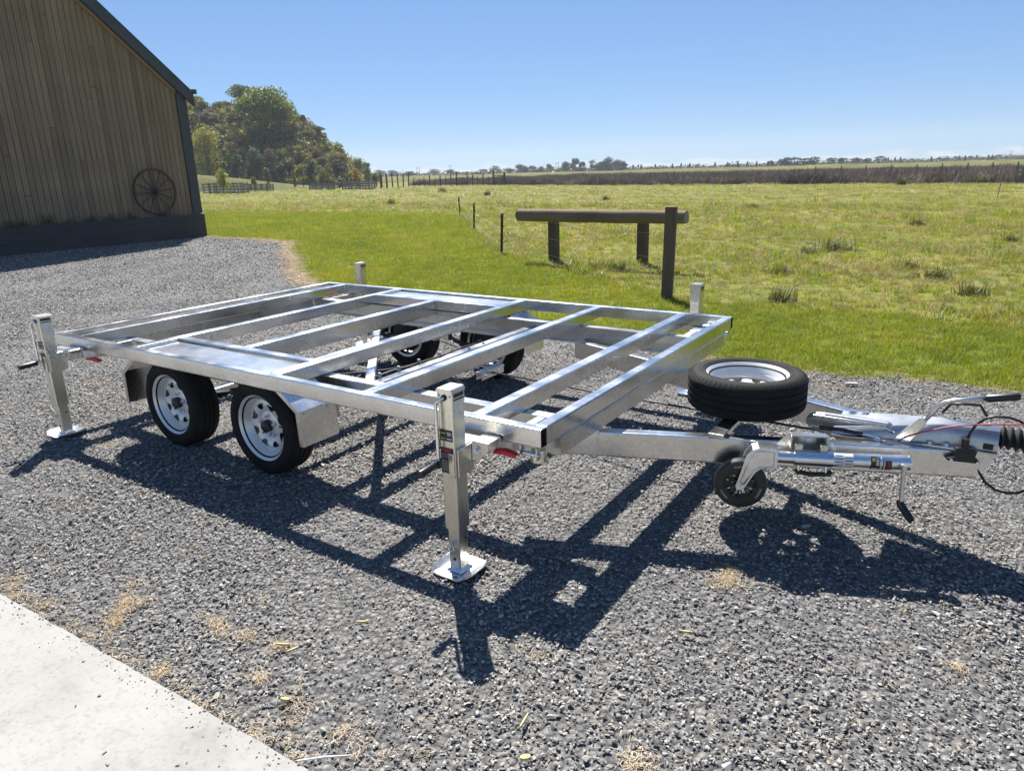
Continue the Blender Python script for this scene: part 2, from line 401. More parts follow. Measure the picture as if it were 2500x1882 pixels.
# ------------------------------------------------------------------ scattered stuff
def stuff(name, pts, rot, scl, idx, variants, label, cat):
    me = bpy.data.meshes.new(name); me.from_pydata([tuple(p) for p in pts], [], [])
    a = me.attributes.new('rot', 'FLOAT_VECTOR', 'POINT'); a.data.foreach_set('vector', np.asarray(rot, np.float32).ravel())
    a = me.attributes.new('scl', 'FLOAT_VECTOR', 'POINT'); a.data.foreach_set('vector', np.asarray(scl, np.float32).ravel())
    a = me.attributes.new('pick', 'INT', 'POINT'); a.data.foreach_set('value', np.asarray(idx, np.int32))
    o = link(name, me)
    ng = bpy.data.node_groups.new(name + '_scatter', 'GeometryNodeTree')
    ng.interface.new_socket('Geometry', in_out='INPUT', socket_type='NodeSocketGeometry')
    ng.interface.new_socket('Geometry', in_out='OUTPUT', socket_type='NodeSocketGeometry')
    N, L = ng.nodes, ng.links
    gi = N.new('NodeGroupInput'); go = N.new('NodeGroupOutput')
    iop = N.new('GeometryNodeInstanceOnPoints'); j = N.new('GeometryNodeJoinGeometry')
    for v in variants:
        oi = N.new('GeometryNodeObjectInfo'); oi.inputs['Object'].default_value = v; oi.inputs['As Instance'].default_value = True
        L.new(oi.outputs['Geometry'], j.inputs[0])
    def attr(nm, t):
        n = N.new('GeometryNodeInputNamedAttribute'); n.data_type = t; n.inputs['Name'].default_value = nm
        return n.outputs['Attribute']
    L.new(gi.outputs[0], iop.inputs['Points']); L.new(j.outputs[0], iop.inputs['Instance'])
    iop.inputs['Pick Instance'].default_value = True
    L.new(attr('pick', 'INT'), iop.inputs['Instance Index'])
    L.new(attr('rot', 'FLOAT_VECTOR'), iop.inputs['Rotation']); L.new(attr('scl', 'FLOAT_VECTOR'), iop.inputs['Scale'])
    L.new(iop.outputs[0], go.inputs[0])
    md = o.modifiers.new('scatter', 'NODES'); md.node_group = ng
    return tag(o, label, cat, kind='stuff')
def proto(name, me):                              # a shape used only as a scatter source, not part of the scene itself
    return bpy.data.objects.new(name, me)
def wedge(x, y, margin=0.18):                     # inside the view and a step to either side
    dx = x - CAMX; dy = y - CAMY
    X = dx * RIGHT[0] + dy * RIGHT[1]; Yd = dx * HEAD[0] + dy * HEAD[1]
    return (np.abs(X) < Yd * (0.74 + margin) + 0.8) & (Yd > 0.7), Yd
def sample(n_per_m2, d0, d1, test):
    w = 0.95 * d1 + 1.0
    area = 2 * w * (d1 - d0); n = int(area * n_per_m2)
    X = rng.uniform(-w, w, n); Yd = rng.uniform(d0, d1, n)
    x = CAMX + X * RIGHT[0] + Yd * HEAD[0]; y = CAMY + X * RIGHT[1] + Yd * HEAD[1]
    ok = (np.abs(X) < Yd * 0.86 + 0.8) & test(x, y)
    return x[ok], y[ok], Yd[ok]
BARN_X = -17.9
def in_gravel(x, y): return (y > slab_y(x) + 0.005) & (y < lawn_edge(x) - 0.02) & ~((x < BARN_X + 0.02) & (y < 10.66))
def in_lawn(x, y): return (y > lawn_edge(x) - 0.05) & (y < lawn_top(x)) & ~((x < BARN_X) & (y < 10.9))
def in_paddock(x, y): return (y > lawn_top(x) - 0.1)

# gravel: angular chips, dense near the viewpoint, thinning out where they fall below a pixel or two
stones = []
for k in range(9):
    bm = bmesh.new(); fl = random.uniform(0.34, 0.56); el = random.uniform(0.62, 0.9)
    for q in range(13):
        p = Vector((random.gauss(0, 1), random.gauss(0, 1), random.gauss(0, 1))).normalized() * random.uniform(0.82, 1.05)
        bm.verts.new((p.x * 0.5, p.y * 0.5 * el, p.z * 0.5 * fl))
    r_ = bmesh.ops.convex_hull(bm, input=bm.verts)
    bmesh.ops.delete(bm, geom=[v for v in bm.verts if not v.link_faces], context='VERTS')
    me = bpy.data.meshes.new('stone'); bm.to_mesh(me); bm.free(); me.materials.append(M_STONE)
    stones.append(proto('stone', me))
P, S = [], []
for dens, d0, d1, s0, s1 in ((6200, 0.9, 3.4, 0.0075, 0.031), (4200, 3.4, 6.0, 0.0095, 0.034), (1900, 6.0, 10.0, 0.014, 0.038), (800, 10.0, 15.5, 0.020, 0.046), (330, 15.5, 25.0, 0.03, 0.06)):
    x, y, d = sample(dens, d0, d1, in_gravel)
    lf = np.sin(x * 1.9 + 1.2 * np.sin(y * 1.4)) * np.sin(y * 2.3 + .8 * np.sin(x * 1.1)) + .5 * np.sin(x * 5.1 + y * 3.7)
    keep = rng.random(len(x)) < np.clip(.86 - .22 * lf, .45, 1); x, y, d, lf = x[keep], y[keep], d[keep], lf[keep]
    s = (s0 + (s1 - s0) * rng.beta(1.2, 3.6, len(x))) * (1 - .10 * lf); big = rng.random(len(x)) < 0.012
    s = np.where(big, s * 1.7, s)
    P.append(np.stack([x, y, rng.uniform(-0.12, 0.40, len(x)) * s], 1)); S.append(s)
xs_ = rng.uniform(-3.2, 1.2, 420); os_ = np.abs(rng.normal(0, .035, 420)) + .002; ss_ = rng.uniform(.003, .011, 420)
P.append(np.stack([xs_, slab_y(xs_) - os_, .022 + ss_ * .18], 1)); S.append(ss_)
P = np.concatenate(P); S = np.concatenate(S); n = len(S)
rot = np.stack([rng.normal(0, 0.27, n), rng.normal(0, 0.27, n), rng.uniform(0, 6.283, n)], 1)
scl = np.stack([S * rng.uniform(0.8, 1.35, n), S * rng.uniform(0.75, 1.1, n), S * rng.uniform(0.7, 1.2, n)], 1)
stuff('gravel_stones', P, rot, scl, rng.integers(0, len(stones), n), stones, 'loose dark grey stone chips covering the whole yard', 'gravel')
print('stones', n)

# grass tufts
def tuft(nb, radius, h0, h1, w, lean, m, seg=2, curl=0.5):
    mb = MB()
    for k in range(nb):
        a = random.uniform(0, 6.283); rr = radius * math.sqrt(random.random())
        bx, by = rr * math.cos(a), rr * math.sin(a)
        h = random.uniform(h0, h1); la = random.uniform(0, 6.283); l = random.uniform(0.1, 1) * lean
        dx, dy = math.cos(la) * l, math.sin(la) * l
        px, py = -math.sin(la + random.uniform(-1, 1)), math.cos(la)
        vs = []
        for q in range(seg + 1):
            t = q / seg; ww = w * (1 - t * 0.9) * 0.5
            off = h * (t * 0.6 + curl * t * t)
            z = h * t * (1 - 0.35 * l * t)
            vs += [(bx + dx * off - px * ww, by + dy * off - py * ww, z), (bx + dx * off + px * ww, by + dy * off + py * ww, z)]
        mb.add(vs, [(2 * q, 2 * q + 1, 2 * q + 3, 2 * q + 2) for q in range(seg)])
    return proto('tuft', mb.mesh('tuft', m))
M_LAWNBLADE = leaf_mat('lawn_blade', (0.091, 0.149, 0.014), (0.171, 0.224, 0.023), (0.289, 0.284, 0.057), 0.45, 0.55, 0.5, (1.6, 1.45, 0.4))
M_PADBLADE = leaf_mat('paddock_blade', (0.096, 0.144, 0.013), (0.200, 0.218, 0.032), (0.337, 0.296, 0.106), 0.45, 0.22, 0.5, (1.6, 1.45, 0.5))
M_DRY = leaf_mat('dry_blade', (0.222, 0.163, 0.067), (0.311, 0.244, 0.111), (0.385, 0.318, 0.170), 0.3, 0.6, 0.6, (1.2, 1.0, 0.6))
M_RUSH = leaf_mat('rush_stem', (0.055, 0.046, 0.039), (0.137, 0.110, 0.097), (0.275, 0.221, 0.186), 0.12, 0.12, 0.7, (1.1, 1.0, 0.8), 0.1)
lawn_t = [tuft(26, 0.075, 0.025, 0.06, 0.0042, 0.9, M_LAWNBLADE) for k in range(4)] + [tuft(14, 0.075, 0.02, 0.05, 0.0038, 1.1, M_DRY) for k in range(1)]
P, S, I = [], [], []
for dens, d0, d1, sc0 in ((330, 3.6, 8.0, 0.95), (190, 8.0, 13.0, 1.15), (95, 13.0, 22.0, 1.5), (40, 22.0, 46.0, 2.2)):
    x, y, d = sample(dens, d0, d1, in_lawn)
    P.append(np.stack([x, y, np.full(len(x), -0.012)], 1)); S.append(sc0 * rng.uniform(0.75, 1.35, len(x)))
    dryband = np.where(x > -4, np.exp(-((y - lawn_edge(x) - 0.95 + 0.12 * np.sin(x * 1.7)) / 0.32) ** 2), 0) * (0.6 + 0.4 * np.sin(x * 2.9 + y * 3))
    dry = rng.random(len(x)) < 0.10 + 0.30 * np.exp(-(y - lawn_edge(x)) / 0.2) + 0.75 * dryband + 0.18 * (np.sin(x * 1.3) * np.sin(y * 1.7 + x * .4) > .55)
    I.append(np.where(dry, 4, rng.integers(0, 4, len(x))))
P = np.concatenate(P); S = np.concatenate(S); I = np.concatenate(I); n = len(S)
zs = S * rng.uniform(0.8, 1.25, n)
stuff('lawn_grass', P, np.stack([np.zeros(n), np.zeros(n), rng.uniform(0, 6.283, n)], 1), np.stack([S, S, zs], 1), I, lawn_t, 'short mown bright green lawn grass beside the gravel yard', 'grass')
print('lawn', n)
M_FRESH = leaf_mat('fresh_blade', (0.081, 0.135, 0.012), (0.149, 0.210, 0.018), (0.241, 0.260, 0.030), 0.45, 1.2, 0.45, (1.6, 1.5, 0.4))
pad_t = [tuft(24, 0.11, 0.04, 0.14, 0.0065, 0.9, M_PADBLADE) for k in range(3)] + [tuft(26, 0.08, 0.05, 0.15, 0.009, 0.8, M_FRESH)] + [tuft(16, 0.11, 0.06, 0.18, 0.0055, 1.1, M_DRY) for k in range(2)]
P, S, I = [], [], []
def in_pad2(x, y): return in_paddock(x, y) & ~((x < -60) & (y > 80))
for dens, d0, d1, sc0 in ((120, 5.5, 11.0, 0.85), (62, 11.0, 18.0, 1.1), (26, 18.0, 30.0, 1.45), (9, 30.0, 52.0, 2.1), (2.6, 52.0, 100.0, 3.2)):
    x, y, d = sample(dens, d0, d1, in_pad2)
    P.append(np.stack([x, y, np.full(len(x), -0.02)], 1))
    patch = np.sin(x * 0.9 + 1.3 * np.sin(y * 0.5)) * np.sin(y * 1.1 + x * 0.3)
    S.append(sc0 * (0.5 + 1.25 * rng.beta(1.3, 3.2, len(x))) * (1 + 0.3 * patch))
    cl = np.sin(x * 2.1 + 2 * np.sin(y * 1.3)) * np.sin(y * 2.4 + 1.5 * np.sin(x * .9)) + rng.normal(0, .35, len(x))
    I.append(np.where(cl > .95, 3, np.where(rng.random(len(x)) < 0.34 - 0.2 * patch, rng.integers(4, 6, len(x)), rng.integers(0, 3, len(x)))))
    S[-1] = np.where(I[-1] == 3, S[-1] * 1.25, S[-1])
P = np.concatenate(P); S = np.concatenate(S); I = np.concatenate(I); n = len(S)
zs = S * rng.uniform(0.45, 0.95, n) * np.where(P[:, 1] > 30, 0.6, 1.0)
stuff('paddock_grass', P, np.stack([np.zeros(n), np.zeros(n), rng.uniform(0, 6.283, n)], 1), np.stack([S, S, zs], 1), I, pad_t, 'rough yellow green pasture grass of the wide paddock', 'grass')
print('paddock', n)

# dry bleached fringe along the lawn, and straw blown onto the gravel
M_STRAW = leaf_mat('straw', (0.487, 0.342, 0.169), (0.648, 0.499, 0.306), (0.764, 0.646, 0.476), 0.15, 3.0, 0.6, (1.0, 0.9, 0.6))
def straw_bit():
    mb = MB()
    for k in range(6):
        x0, y0 = random.uniform(-.022, .022), random.uniform(-.022, .022); a = random.uniform(0, 3.14); l = random.uniform(.012, .034)
        z0, z1 = random.uniform(0, .006), random.uniform(0.0, .006); b = a + random.uniform(-.5, .5)
        mb.tube([(x0, y0, z0), (x0 + math.cos(a) * l * .5, y0 + math.sin(a) * l * .5, max(z0, z1) + .002), (x0 + math.cos(b) * l, y0 + math.sin(b) * l, z1)], 0.0007, 3)
    return proto('straw', mb.mesh('straw', M_STRAW))
straws = [straw_bit() for k in range(4)]
P = []
def patch(px, py, rx, ry, n, ang=0.0):            # photo survey point, radii in metres
    c = at_z(px, py); n = int(n * .36); u = rng.normal(0, 0.62, (n, 2)) * (rx, ry); ca, sa = math.cos(ang), math.sin(ang)
    for a, b in u: P.append((c[0] + a * ca - b * sa, c[1] + a * sa + b * ca, rng.uniform(0.002, 0.008)))
for a in ((300, 1483, .14, .022, 150, 2.4), (355, 1472, .05, .03, 40), (265, 1512, .05, .03, 30), (530, 1532, .09, .018, 80, 2.9), (600, 1556, .045, .03, 40), (40, 1440, .12, .03, 60, 2.7), (100, 1475, .06, .03, 40), (690, 1585, .05, .03, 40),
          (640, 1655, .03, .05, 40), (390, 1640, .05, .02, 40), (720, 1715, .05, .04, 35), (1778, 1420, .055, .075, 160), (2330, 1632, .03, .02, 30), (240, 938, .16, .06, 70), (262, 1088, .16, .05, 60), (180, 1240, .08, .05, 20),
          (1560, 1868, .05, .03, 50), (1170, 1300, .05, .03, 15), (560, 850, .12, .06, 30), (850, 1790, .12, .06, 60), (330, 1425, .05, .02, 30), (1310, 1600, .04, .02, 14), (2020, 945, .12, .05, 60), (2280, 960, .08, .05, 25), (700, 1790, .05, .05, 40)):
    patch(*a)
n = 1500
x = rng.uniform(-6, 2.5, n); y = rng.uniform(-1.2, 3.3, n); ok, d = wedge(x, y); ok &= in_gravel(x, y) & (rng.random(n) < 0.28)
P += [(a, b, 0.012) for a, b in zip(x[ok], y[ok])]
x = rng.uniform(-3.0, 1.0, 700); P += [(a, slab_y(a) + abs(rng.normal(0, 0.035)) + .004, 0.014) for a in x if rng.random() < 0.22]
P = np.array(P); n = len(P)
stuff('straw_litter', P, np.stack([np.zeros(n), np.zeros(n), rng.uniform(0, 6.283, n)], 1), np.repeat(rng.uniform(0.6, 1.25, (n, 1)), 3, 1), rng.integers(0, 4, n), straws, 'dry straw blown in small patches over the gravel', 'straw')
P = []
x = np.concatenate([rng.uniform(-14.5, -0.2, 5200), rng.uniform(-18, -13, 900), rng.uniform(-.2, 4, 420)])
y = lawn_edge(x) + np.where(x < -4, rng.normal(-0.18, 0.13, len(x)), rng.normal(0.02, 0.09, len(x)))
P = np.stack([x, y, np.full(len(x), 0.0)], 1); n = len(P)
S = rng.uniform(1.2, 2.4, n) * np.where(x < -4, 1.5, 0.8)
stuff('dry_grass_fringe', P, np.stack([np.zeros(n), np.zeros(n), rng.uniform(0, 6.283, n)], 1), np.stack([S, S, S * .8], 1), rng.integers(0, 4, n), straws, 'bleached dead grass fringe between lawn and gravel', 'dry grass')

# ================================================================== the trailer
def rr(w, h, r, n=3):                              # rounded rectangle outline, centred
    out = []
    for cx, cy, a0 in ((w / 2 - r, h / 2 - r, 0), (-w / 2 + r, h / 2 - r, 90), (-w / 2 + r, -h / 2 + r, 180), (w / 2 - r, -h / 2 + r, 270)):
        for k in range(n + 1):
            a = R(a0 + 90 * k / n); out.append((cx + r * math.cos(a), cy + r * math.sin(a)))
    return out
def rhs(mb, p0, p1, w, h, r=0.006, wall=0.0, side=None):
    """rectangular hollow section from p0 to p1 (centre line), w across, h up; wall > 0 leaves the ends open"""
    p0, p1 = Vector(p0), Vector(p1); t = (p1 - p0).normalized()
    s = side or t.cross(Vector((0, 0, 1))).normalized(); u = s.cross(t).normalized()
    o = rr(w, h, r)
    ring = lambda p, q: [p + s * a + u * b for a, b in q]
    if not wall: return mb.loft([ring(p0, o), ring(p1, o)])
    i = rr(w - 2 * wall, h - 2 * wall, max(r - wall, 0.001))
    n = len(o)
    mb.loft([ring(p0, i), ring(p0, o), ring(p1, o), ring(p1, i), ring(p0 + t * 0.0, i)], caps=False)
    return mb
DECK_Z, L_, W_ = 0.630, 3.885, 2.498
HB = 0.080; ZC = DECK_Z - HB / 2
trailer = thing('flatbed_trailer', 'galvanised steel flatbed trailer frame standing on four corner legs on the gravel', 'trailer')
for y in (0.025, W_ - 0.025):
    mb = MB(); rhs(mb, (-L_, y, ZC), (0, y, ZC), 0.05, HB, 0.006, 0.004)
    part(mb, 'side_beam', M_GALV, trailer)
mb = MB(); rhs(mb, (-0.0275, 0.0505, ZC), (-0.0275, W_ - 0.0505, ZC), 0.055, HB - 0.001); part(mb, 'end_beam', M_GALV, trailer)
mb = MB(); rhs(mb, (-L_ + 0.0275, 0.0505, ZC), (-L_ + 0.0275, W_ - 0.0505, ZC), 0.055, HB - 0.001); part(mb, 'end_beam', M_GALV, trailer)
G0, G1 = 0.312, 0.372                              # inner stringer beside each wheel guard
XB = [0.300, 0.946, 1.606, 2.262, 2.918, 3.602]
for k, xf in enumerate(XB):
    h = 0.112 if k == 3 else HB - 0.002
    y0, y1 = (G1 + 0.001, W_ - G1 - 0.001) if k == 3 else (0.0505, W_ - 0.0505)
    mb = MB(); rhs(mb, (-xf - 0.033, y0, DECK_Z - h / 2 - 0.001), (-xf - 0.033, y1, DECK_Z - h / 2 - 0.001), 0.066, h)
    cb = part(mb, 'cross_beam', M_GALV, trailer)
    for yy, sg in ((y0, 1), (y1, -1)):
        for xe in (-xf + .002, -xf - .068):
            mb = MB(); mb.tube([(xe + random.uniform(-.001, .001), yy + sg * .003, DECK_Z - .004 - t_ * (h - .01)) for t_ in np.linspace(0, 1, 9)], [random.uniform(.003, .0055) for t_ in range(9)], 6); part(mb, 'weld_bead', M_GALV2, cb, smooth=True)
for s in (0, 1):
    ya = (G0 + G1) / 2; ya = ya if s == 0 else W_ - ya
    mb = MB(); rhs(mb, (-2.9175, ya, ZC), (-1.6725, ya, ZC), G1 - G0, HB - 0.002)
    part(mb, 'guard_stringer', M_GALV, trailer)
    # recessed wheel guard plate with its folded lip
    a, b = (0.052, G0 - 0.002) if s == 0 else (W_ - G0 + 0.002, W_ - 0.052)
    mb = MB()
    z = DECK_Z - 0.018
    a += .006; b -= .004
    mb.prism([(-2.90, a + .008, z), (-1.735, a + .008, z), (-1.735, b - .012, z), (-2.90, b - .012, z)], (0, 0, -0.004))
    mb.prism([(-1.735, a + .008, z), (-1.675, a + .008, z + .016), (-1.675, b - .012, z + .016), (-1.735, b - .012, z)], (0, 0, -0.004))
    mb.box(-2.917, -2.90, a + .008, b - .012, z - .03, z + 0.008)
    part(mb, 'wheel_guard_plate', M_PLATE, trailer)
# main rails (I sections) under the cross beams
def ibeam(mb, p0, p1, w, z0, z1, tf=0.009, tw=0.007):
    p0, p1 = Vector((*p0, 0)), Vector((*p1, 0)); t = (p1 - p0).normalized(); s = Vector((t.y, -t.x, 0))
    def slab(a, b, za, zb):
        mb.loft([[p + s * a + Vector((0, 0, za)), p + s * b + Vector((0, 0, za)), p + s * b + Vector((0, 0, zb)), p + s * a + Vector((0, 0, zb))] for p in (p0, p1)])
    slab(-w / 2, w / 2, z1 - tf, z1); slab(-w / 2, w / 2, z0, z0 + tf); slab(-tw / 2, tw / 2, z0 + tf, z1 - tf)
RY = (0.370, 2.132)
for y in RY:
    mb = MB(); ibeam(mb, (-3.74, y), (-0.06, y), 0.062, 0.425, 0.549); part(mb, 'main_rail', M_GALV2, trailer)
mb = MB(); rhs(mb, (-0.0275, 0.16, 0.5065), (-0.0275, 2.34, 0.5065), 0.053, 0.086); part(mb, 'lower_front_beam', M_GALV2, trailer)
mb = MB(); rhs(mb, (-3.70, 0.402, 0.49), (-3.70, 2.10, 0.49), 0.05, 0.118); part(mb, 'lower_rear_beam', M_GALV2, trailer)
for y0, y1 in ((0.06, 0.338), (2.164, 2.44)):
    for x in (-0.20, -3.55):
        mb = MB(); rhs(mb, (x, y0, 0.512), (x, y1, 0.512), 0.05, 0.07); part(mb, 'outrigger', M_GALV2, trailer)
mb = MB(); rhs(mb, (-1.375, 0.403, 0.466), (-1.375, 2.10, 0.466), 0.066, 0.07); part(mb, 'lower_cross_beam', M_GALV, trailer)
mb = MB(); rhs(mb, (-1.42, 0.50, 0.478), (-2.86, 2.10, 0.478), 0.056, 0.035); part(mb, 'diagonal_brace', M_FOOT, trailer)
# bolts and clipped brake wires on the lower cross beam
for y in (1.36, 1.52):
    mb = MB(); mb.lathe([(0, 0.012), (0.009, 0.012), (0.009, 0), (0, 0)], 6); part(mb, 'bolt', M_BZINC, trailer, (-1.365, y, 0.5015))
mb = MB(); mb.tube([(-1.52, 0.40, .47), (-1.44, 0.70, .506), (-1.41, 0.95, .508), (-1.40, 1.1, .508), (-1.42, 1.35, .506), (-1.50, 1.6, .47), (-1.7, 1.95, .40), (-1.8, 2.15, .32)], 0.005, 6)
part(mb, 'brake_cable', M_CABLE, trailer, smooth=True)
mb = MB(); mb.tube([(-2.3, .42, .46), (-1.9, 0.55, .45), (-1.65, 0.9, .44), (-1.5, 1.2, .45), (-1.6, 1.6, .42), (-2.1, 1.9, .38), (-2.6, 2.1, .32)], 0.0045, 6)
part(mb, 'brake_cable', M_CABLE, trailer, smooth=True)
for y in (0.74, 0.92, 1.12, 0.58):
    mb = MB(); mb.box(-1.425, -1.405, y - .003, y + .003, 0.498, 0.53); part(mb, 'cable_tie', M_WHITE, trailer)
# brake compensator and rod
mb = MB(); mb.box(-1.44, -1.405, 1.36, 1.70, 0.335, 0.372); part(mb, 'compensator_bracket', M_BZINC, trailer, bevel=.003)
for k in range(6):
    mb = MB(); mb.tube([(-1.405, 1.40 + k * .055, .35), (-1.36, 1.40 + k * .055, .35)], .009, 6); part(mb, 'adjuster_nut', M_BZINC, trailer)
mb = MB(); mb.box(-1.33, -1.27, 1.37, 1.62, 0.335, 0.352); mb.box(-1.325, -1.318, 1.37, 1.62, 0.295, 0.334); mb.box(-1.282, -1.275, 1.37, 1.62, 0.295, 0.334)
comp = part(mb, 'brake_compensator', M_BZINC, trailer, bevel=.003)
for y in (1.42, 1.5, 1.57):
    mb = MB(); mb.tube([(-1.34, y, .315), (-1.26, y, .315)], .008, 8); part(mb, 'pin', M_BZINC, comp)
YC = 1.13
mb = MB(); mb.tube([(-1.30, 1.50, .32), (-0.5, 1.40, .33), (0.3, YC + .16, .36), (0.85, YC + .03, .40)], 0.006, 8); part(mb, 'brake_rod', M_DARK, trailer, smooth=True)

# ---- drawbar
AL = math.atan(0.379); LE = Vector((math.cos(AL), math.sin(AL), 0)); LN = Vector((math.sin(AL), -math.cos(AL), 0)); LO = Vector((0, 0.515, 0))
def leg_pt(a, off, z): return LO + LE * a + LN * off + Vector((0, 0, z))
LZ0, LZ1 = 0.335, 0.455
def drawbar_leg(mirror):
    mb = MB(); w = 0.06
    sec = rr(LZ1 - LZ0, w, 0.007)
    for (a0, a1) in ((-0.42 if not mirror else -1.0, 1.615),):
        rings = []
        for a, cut in ((a0, 0), (a1, 1)):
            ring = []
            for u, v in sec:
                zz = (LZ0 + LZ1) / 2 + u
                aa = a - (max(0, (LZ1 - 0.03) - zz) * 0.75 if cut else 0)
                p = leg_pt(aa, v - w / 2, zz)
                if mirror: p = Vector((p.x, 2 * YC - p.y, p.z))
                ring.append(p)
            rings.append(ring)
        mb.loft(rings)
    return part(mb, 'drawbar_leg', M_GALV, trailer)
near_leg = drawbar_leg(False); drawbar_leg(True)
mb = MB(); mb.loft([[leg_pt(-.012, .003, .345), leg_pt(-.002, .003, .345), leg_pt(-.002, .003, .462), leg_pt(-.012, .003, .462)], [leg_pt(-.012, -.001, .345), leg_pt(-.002, -.001, .345), leg_pt(-.002, -.001, .462), leg_pt(-.012, -.001, .462)]])
part(mb, 'weld_seam', M_GALV2, near_leg)
mb = MB(); mb.box(0.445, 0.515, 0.68, 1.56, 0.4555, 0.478); part(mb, 'spare_wheel_bar', M_GALV, trailer, bevel=.003)
mb = MB(); mb.tube([(0.48, YC, 0.478), (0.48, YC, 0.56)], 0.022, 12); part(mb, 'spare_wheel_mount', M_GALV2, trailer, smooth=True, auto=40)

# ---- overrun coupling housing
HX0, HX1 = 0.90, 1.505
mb = MB(); rings = []
for k in range(13):
    t = k / 12; x = HX0 + (HX1 - HX0) * t
    hw = 0.150 - 0.085 * min(1, t * 1.35); top = 0.482 + 0.06 * min(1, t * 1.5) if t < .66 else 0.542
    bot = 0.456
    q = [(-hw - .018, bot), (-hw - .018, bot + .005), (-hw, bot + .007), (-hw + .004, bot + (top - bot) * .55), (-hw + .012, top - .012), (-hw + .024, top), (hw - .024, top), (hw - .012, top - .012), (hw - .004, bot + (top - bot) * .55), (hw, bot + .007), (hw + .018, bot + .005), (hw + .018, bot)]
    rings.append([(x, YC + a, b) for a, b in q])
mb.loft(rings)
hous = part(mb, 'coupling_housing', M_PRESS, trailer, smooth=True, auto=35)
for x, y, z in ((0.945, YC + .095, .489), (1.00, YC + .085, .494), (1.27, YC - .088, .463), (1.33, YC - .084, .463)):
    mb = MB(); mb.lathe([(0, .012), (.012, .012), (.013, .010), (.013, .003), (.02, .003), (.02, 0), (0, 0)], 12); part(mb, 'bolt', M_BZINC, hous, (x, y, z))
mb = MB(); mb.prism([(1.215, YC - .118, .456), (1.40, YC - .108, .456), (1.40, YC - .06, .456), (1.215, YC - .07, .456)], (0, 0, .008)); part(mb, 'mounting_plate', M_PRESS, hous, bevel=.002)
mb = MB(); mb.box(1.455, 1.49, YC - .0685, YC - .0655, .468, .492); part(mb, 'slot', M_DARK, hous)
# rubber bellows and drawtube
prof = [(0.03, 0)]
for k in range(9): prof += [(0.052, .010 + k * .026), (0.034, .023 + k * .026)]
prof += [(0.03, .25)]
mat = Matrix.Translation((1.506, YC, .508)) @ Matrix.Rotation(R(90), 4, 'Y')
mb = MB(); mb.lathe(prof, 24, mat); part(mb, 'bellows', M_RUBBER, trailer, smooth=True, auto=60)
mb = MB(); mb.tube([(1.74, YC, .508), (1.95, YC, .508)], .024, 16); mb.box(1.95, 2.12, YC - .035, YC + .035, .47, .545); part(mb, 'coupling_head', M_PRESS, trailer, bevel=.008)
# pressed spring arm and hand brake
yb = YC - 0.085
prof = [at_y(1900 + x / 3.687, 900 + y / 3.687, yb) for x, y in ((250, 500), (245, 450), (275, 415), (330, 397), (420, 402), (990, 490), (1100, 560), (1060, 620), (900, 690), (600, 660), (330, 560))]
mb = MB(); mb.prism([(p[0], yb + .03, p[2]) for p in prof], (0, -.03, 0)); arm = part(mb, 'spring_arm', M_PRESS, trailer, bevel=.008)
pl = [at_y(1900 + x / 3.687, 900 + y / 3.687, yb - .03) for x, y in ((275, 440), (330, 420), (960, 520), (1040, 580))]
mb = MB(); mb.tube([tuple(p) for p in pl], .007, 8); part(mb, 'rib', M_PRESS, arm, smooth=True)
g = [at_y(1900 + x / 3.687, 900 + y / 3.687, yb - .045) for x, y in ((300, 512), (370, 525), (620, 562), (760, 590), (820, 605), (905, 630))]
mb = MB(); mb.tube([g[1], g[2]], .0105, 12); mb.tube([g[2], g[3]], .0088, 12); part(mb, 'gas_strut', M_BLACK, trailer, smooth=True, auto=40)
for a_, b_ in ((0, 1), (3, 5)):
    mb = MB(); mb.tube([g[a_], g[b_]], .006, 8); part(mb, 'strut_rod', M_BZINC, trailer, smooth=True, auto=40)
for p in (g[0], g[5]):
    mb = MB(); mb.tube([(p[0], p[1] + .012, p[2]), (p[0], p[1] - .012, p[2])], .010, 10); part(mb, 'strut_pin', M_BZINC, trailer, smooth=True, auto=40)
yl = YC - 0.10
hb = [at_y(1900 + x / 3.687, 900 + y / 3.687, yl) for x, y in ((1080, 640), (1300, 480), (1400, 385), (1440, 340), (1490, 308), (1560, 290), (1880, 270))]
mb = MB(); mb.tube([tuple(p) for p in hb[1:]], .0095, 12); lev = part(mb, 'brake_lever', M_ZINC, trailer, smooth=True)
gr = [at_y(1900 + x / 3.687, 900 + y / 3.687, yl) for x, y in ((1868, 271), (1880, 270), (2160, 252), (2185, 251))]
mb = MB(); mb.tube([tuple(p) for p in gr], [.013, .0155, .0155, .012], 14); part(mb, 'lever_grip', M_BLACK, lev, smooth=True, auto=40)
q = [at_y(1900 + x / 3.687, 900 + y / 3.687, yl) for x, y in ((1020, 655), (1060, 600), (1290, 432), (1345, 470), (1240, 610), (1180, 660))]
mb = MB(); mb.prism([(p[0], yl + .012, p[2]) for p in q], (0, -.024, 0)); part(mb, 'lever_plate', M_ZINC, lev, bevel=.004)
q = [at_y(1900 + x / 3.687, 900 + y / 3.687, YC + .06) for x, y in ((1478, 395), (1555, 318), (1680, 318), (1820, 330), (1880, 430))]
mb = MB(); mb.tube([tuple(p) for p in q], .006, 8); part(mb, 'release_bar', M_BLACK, trailer, smooth=True)
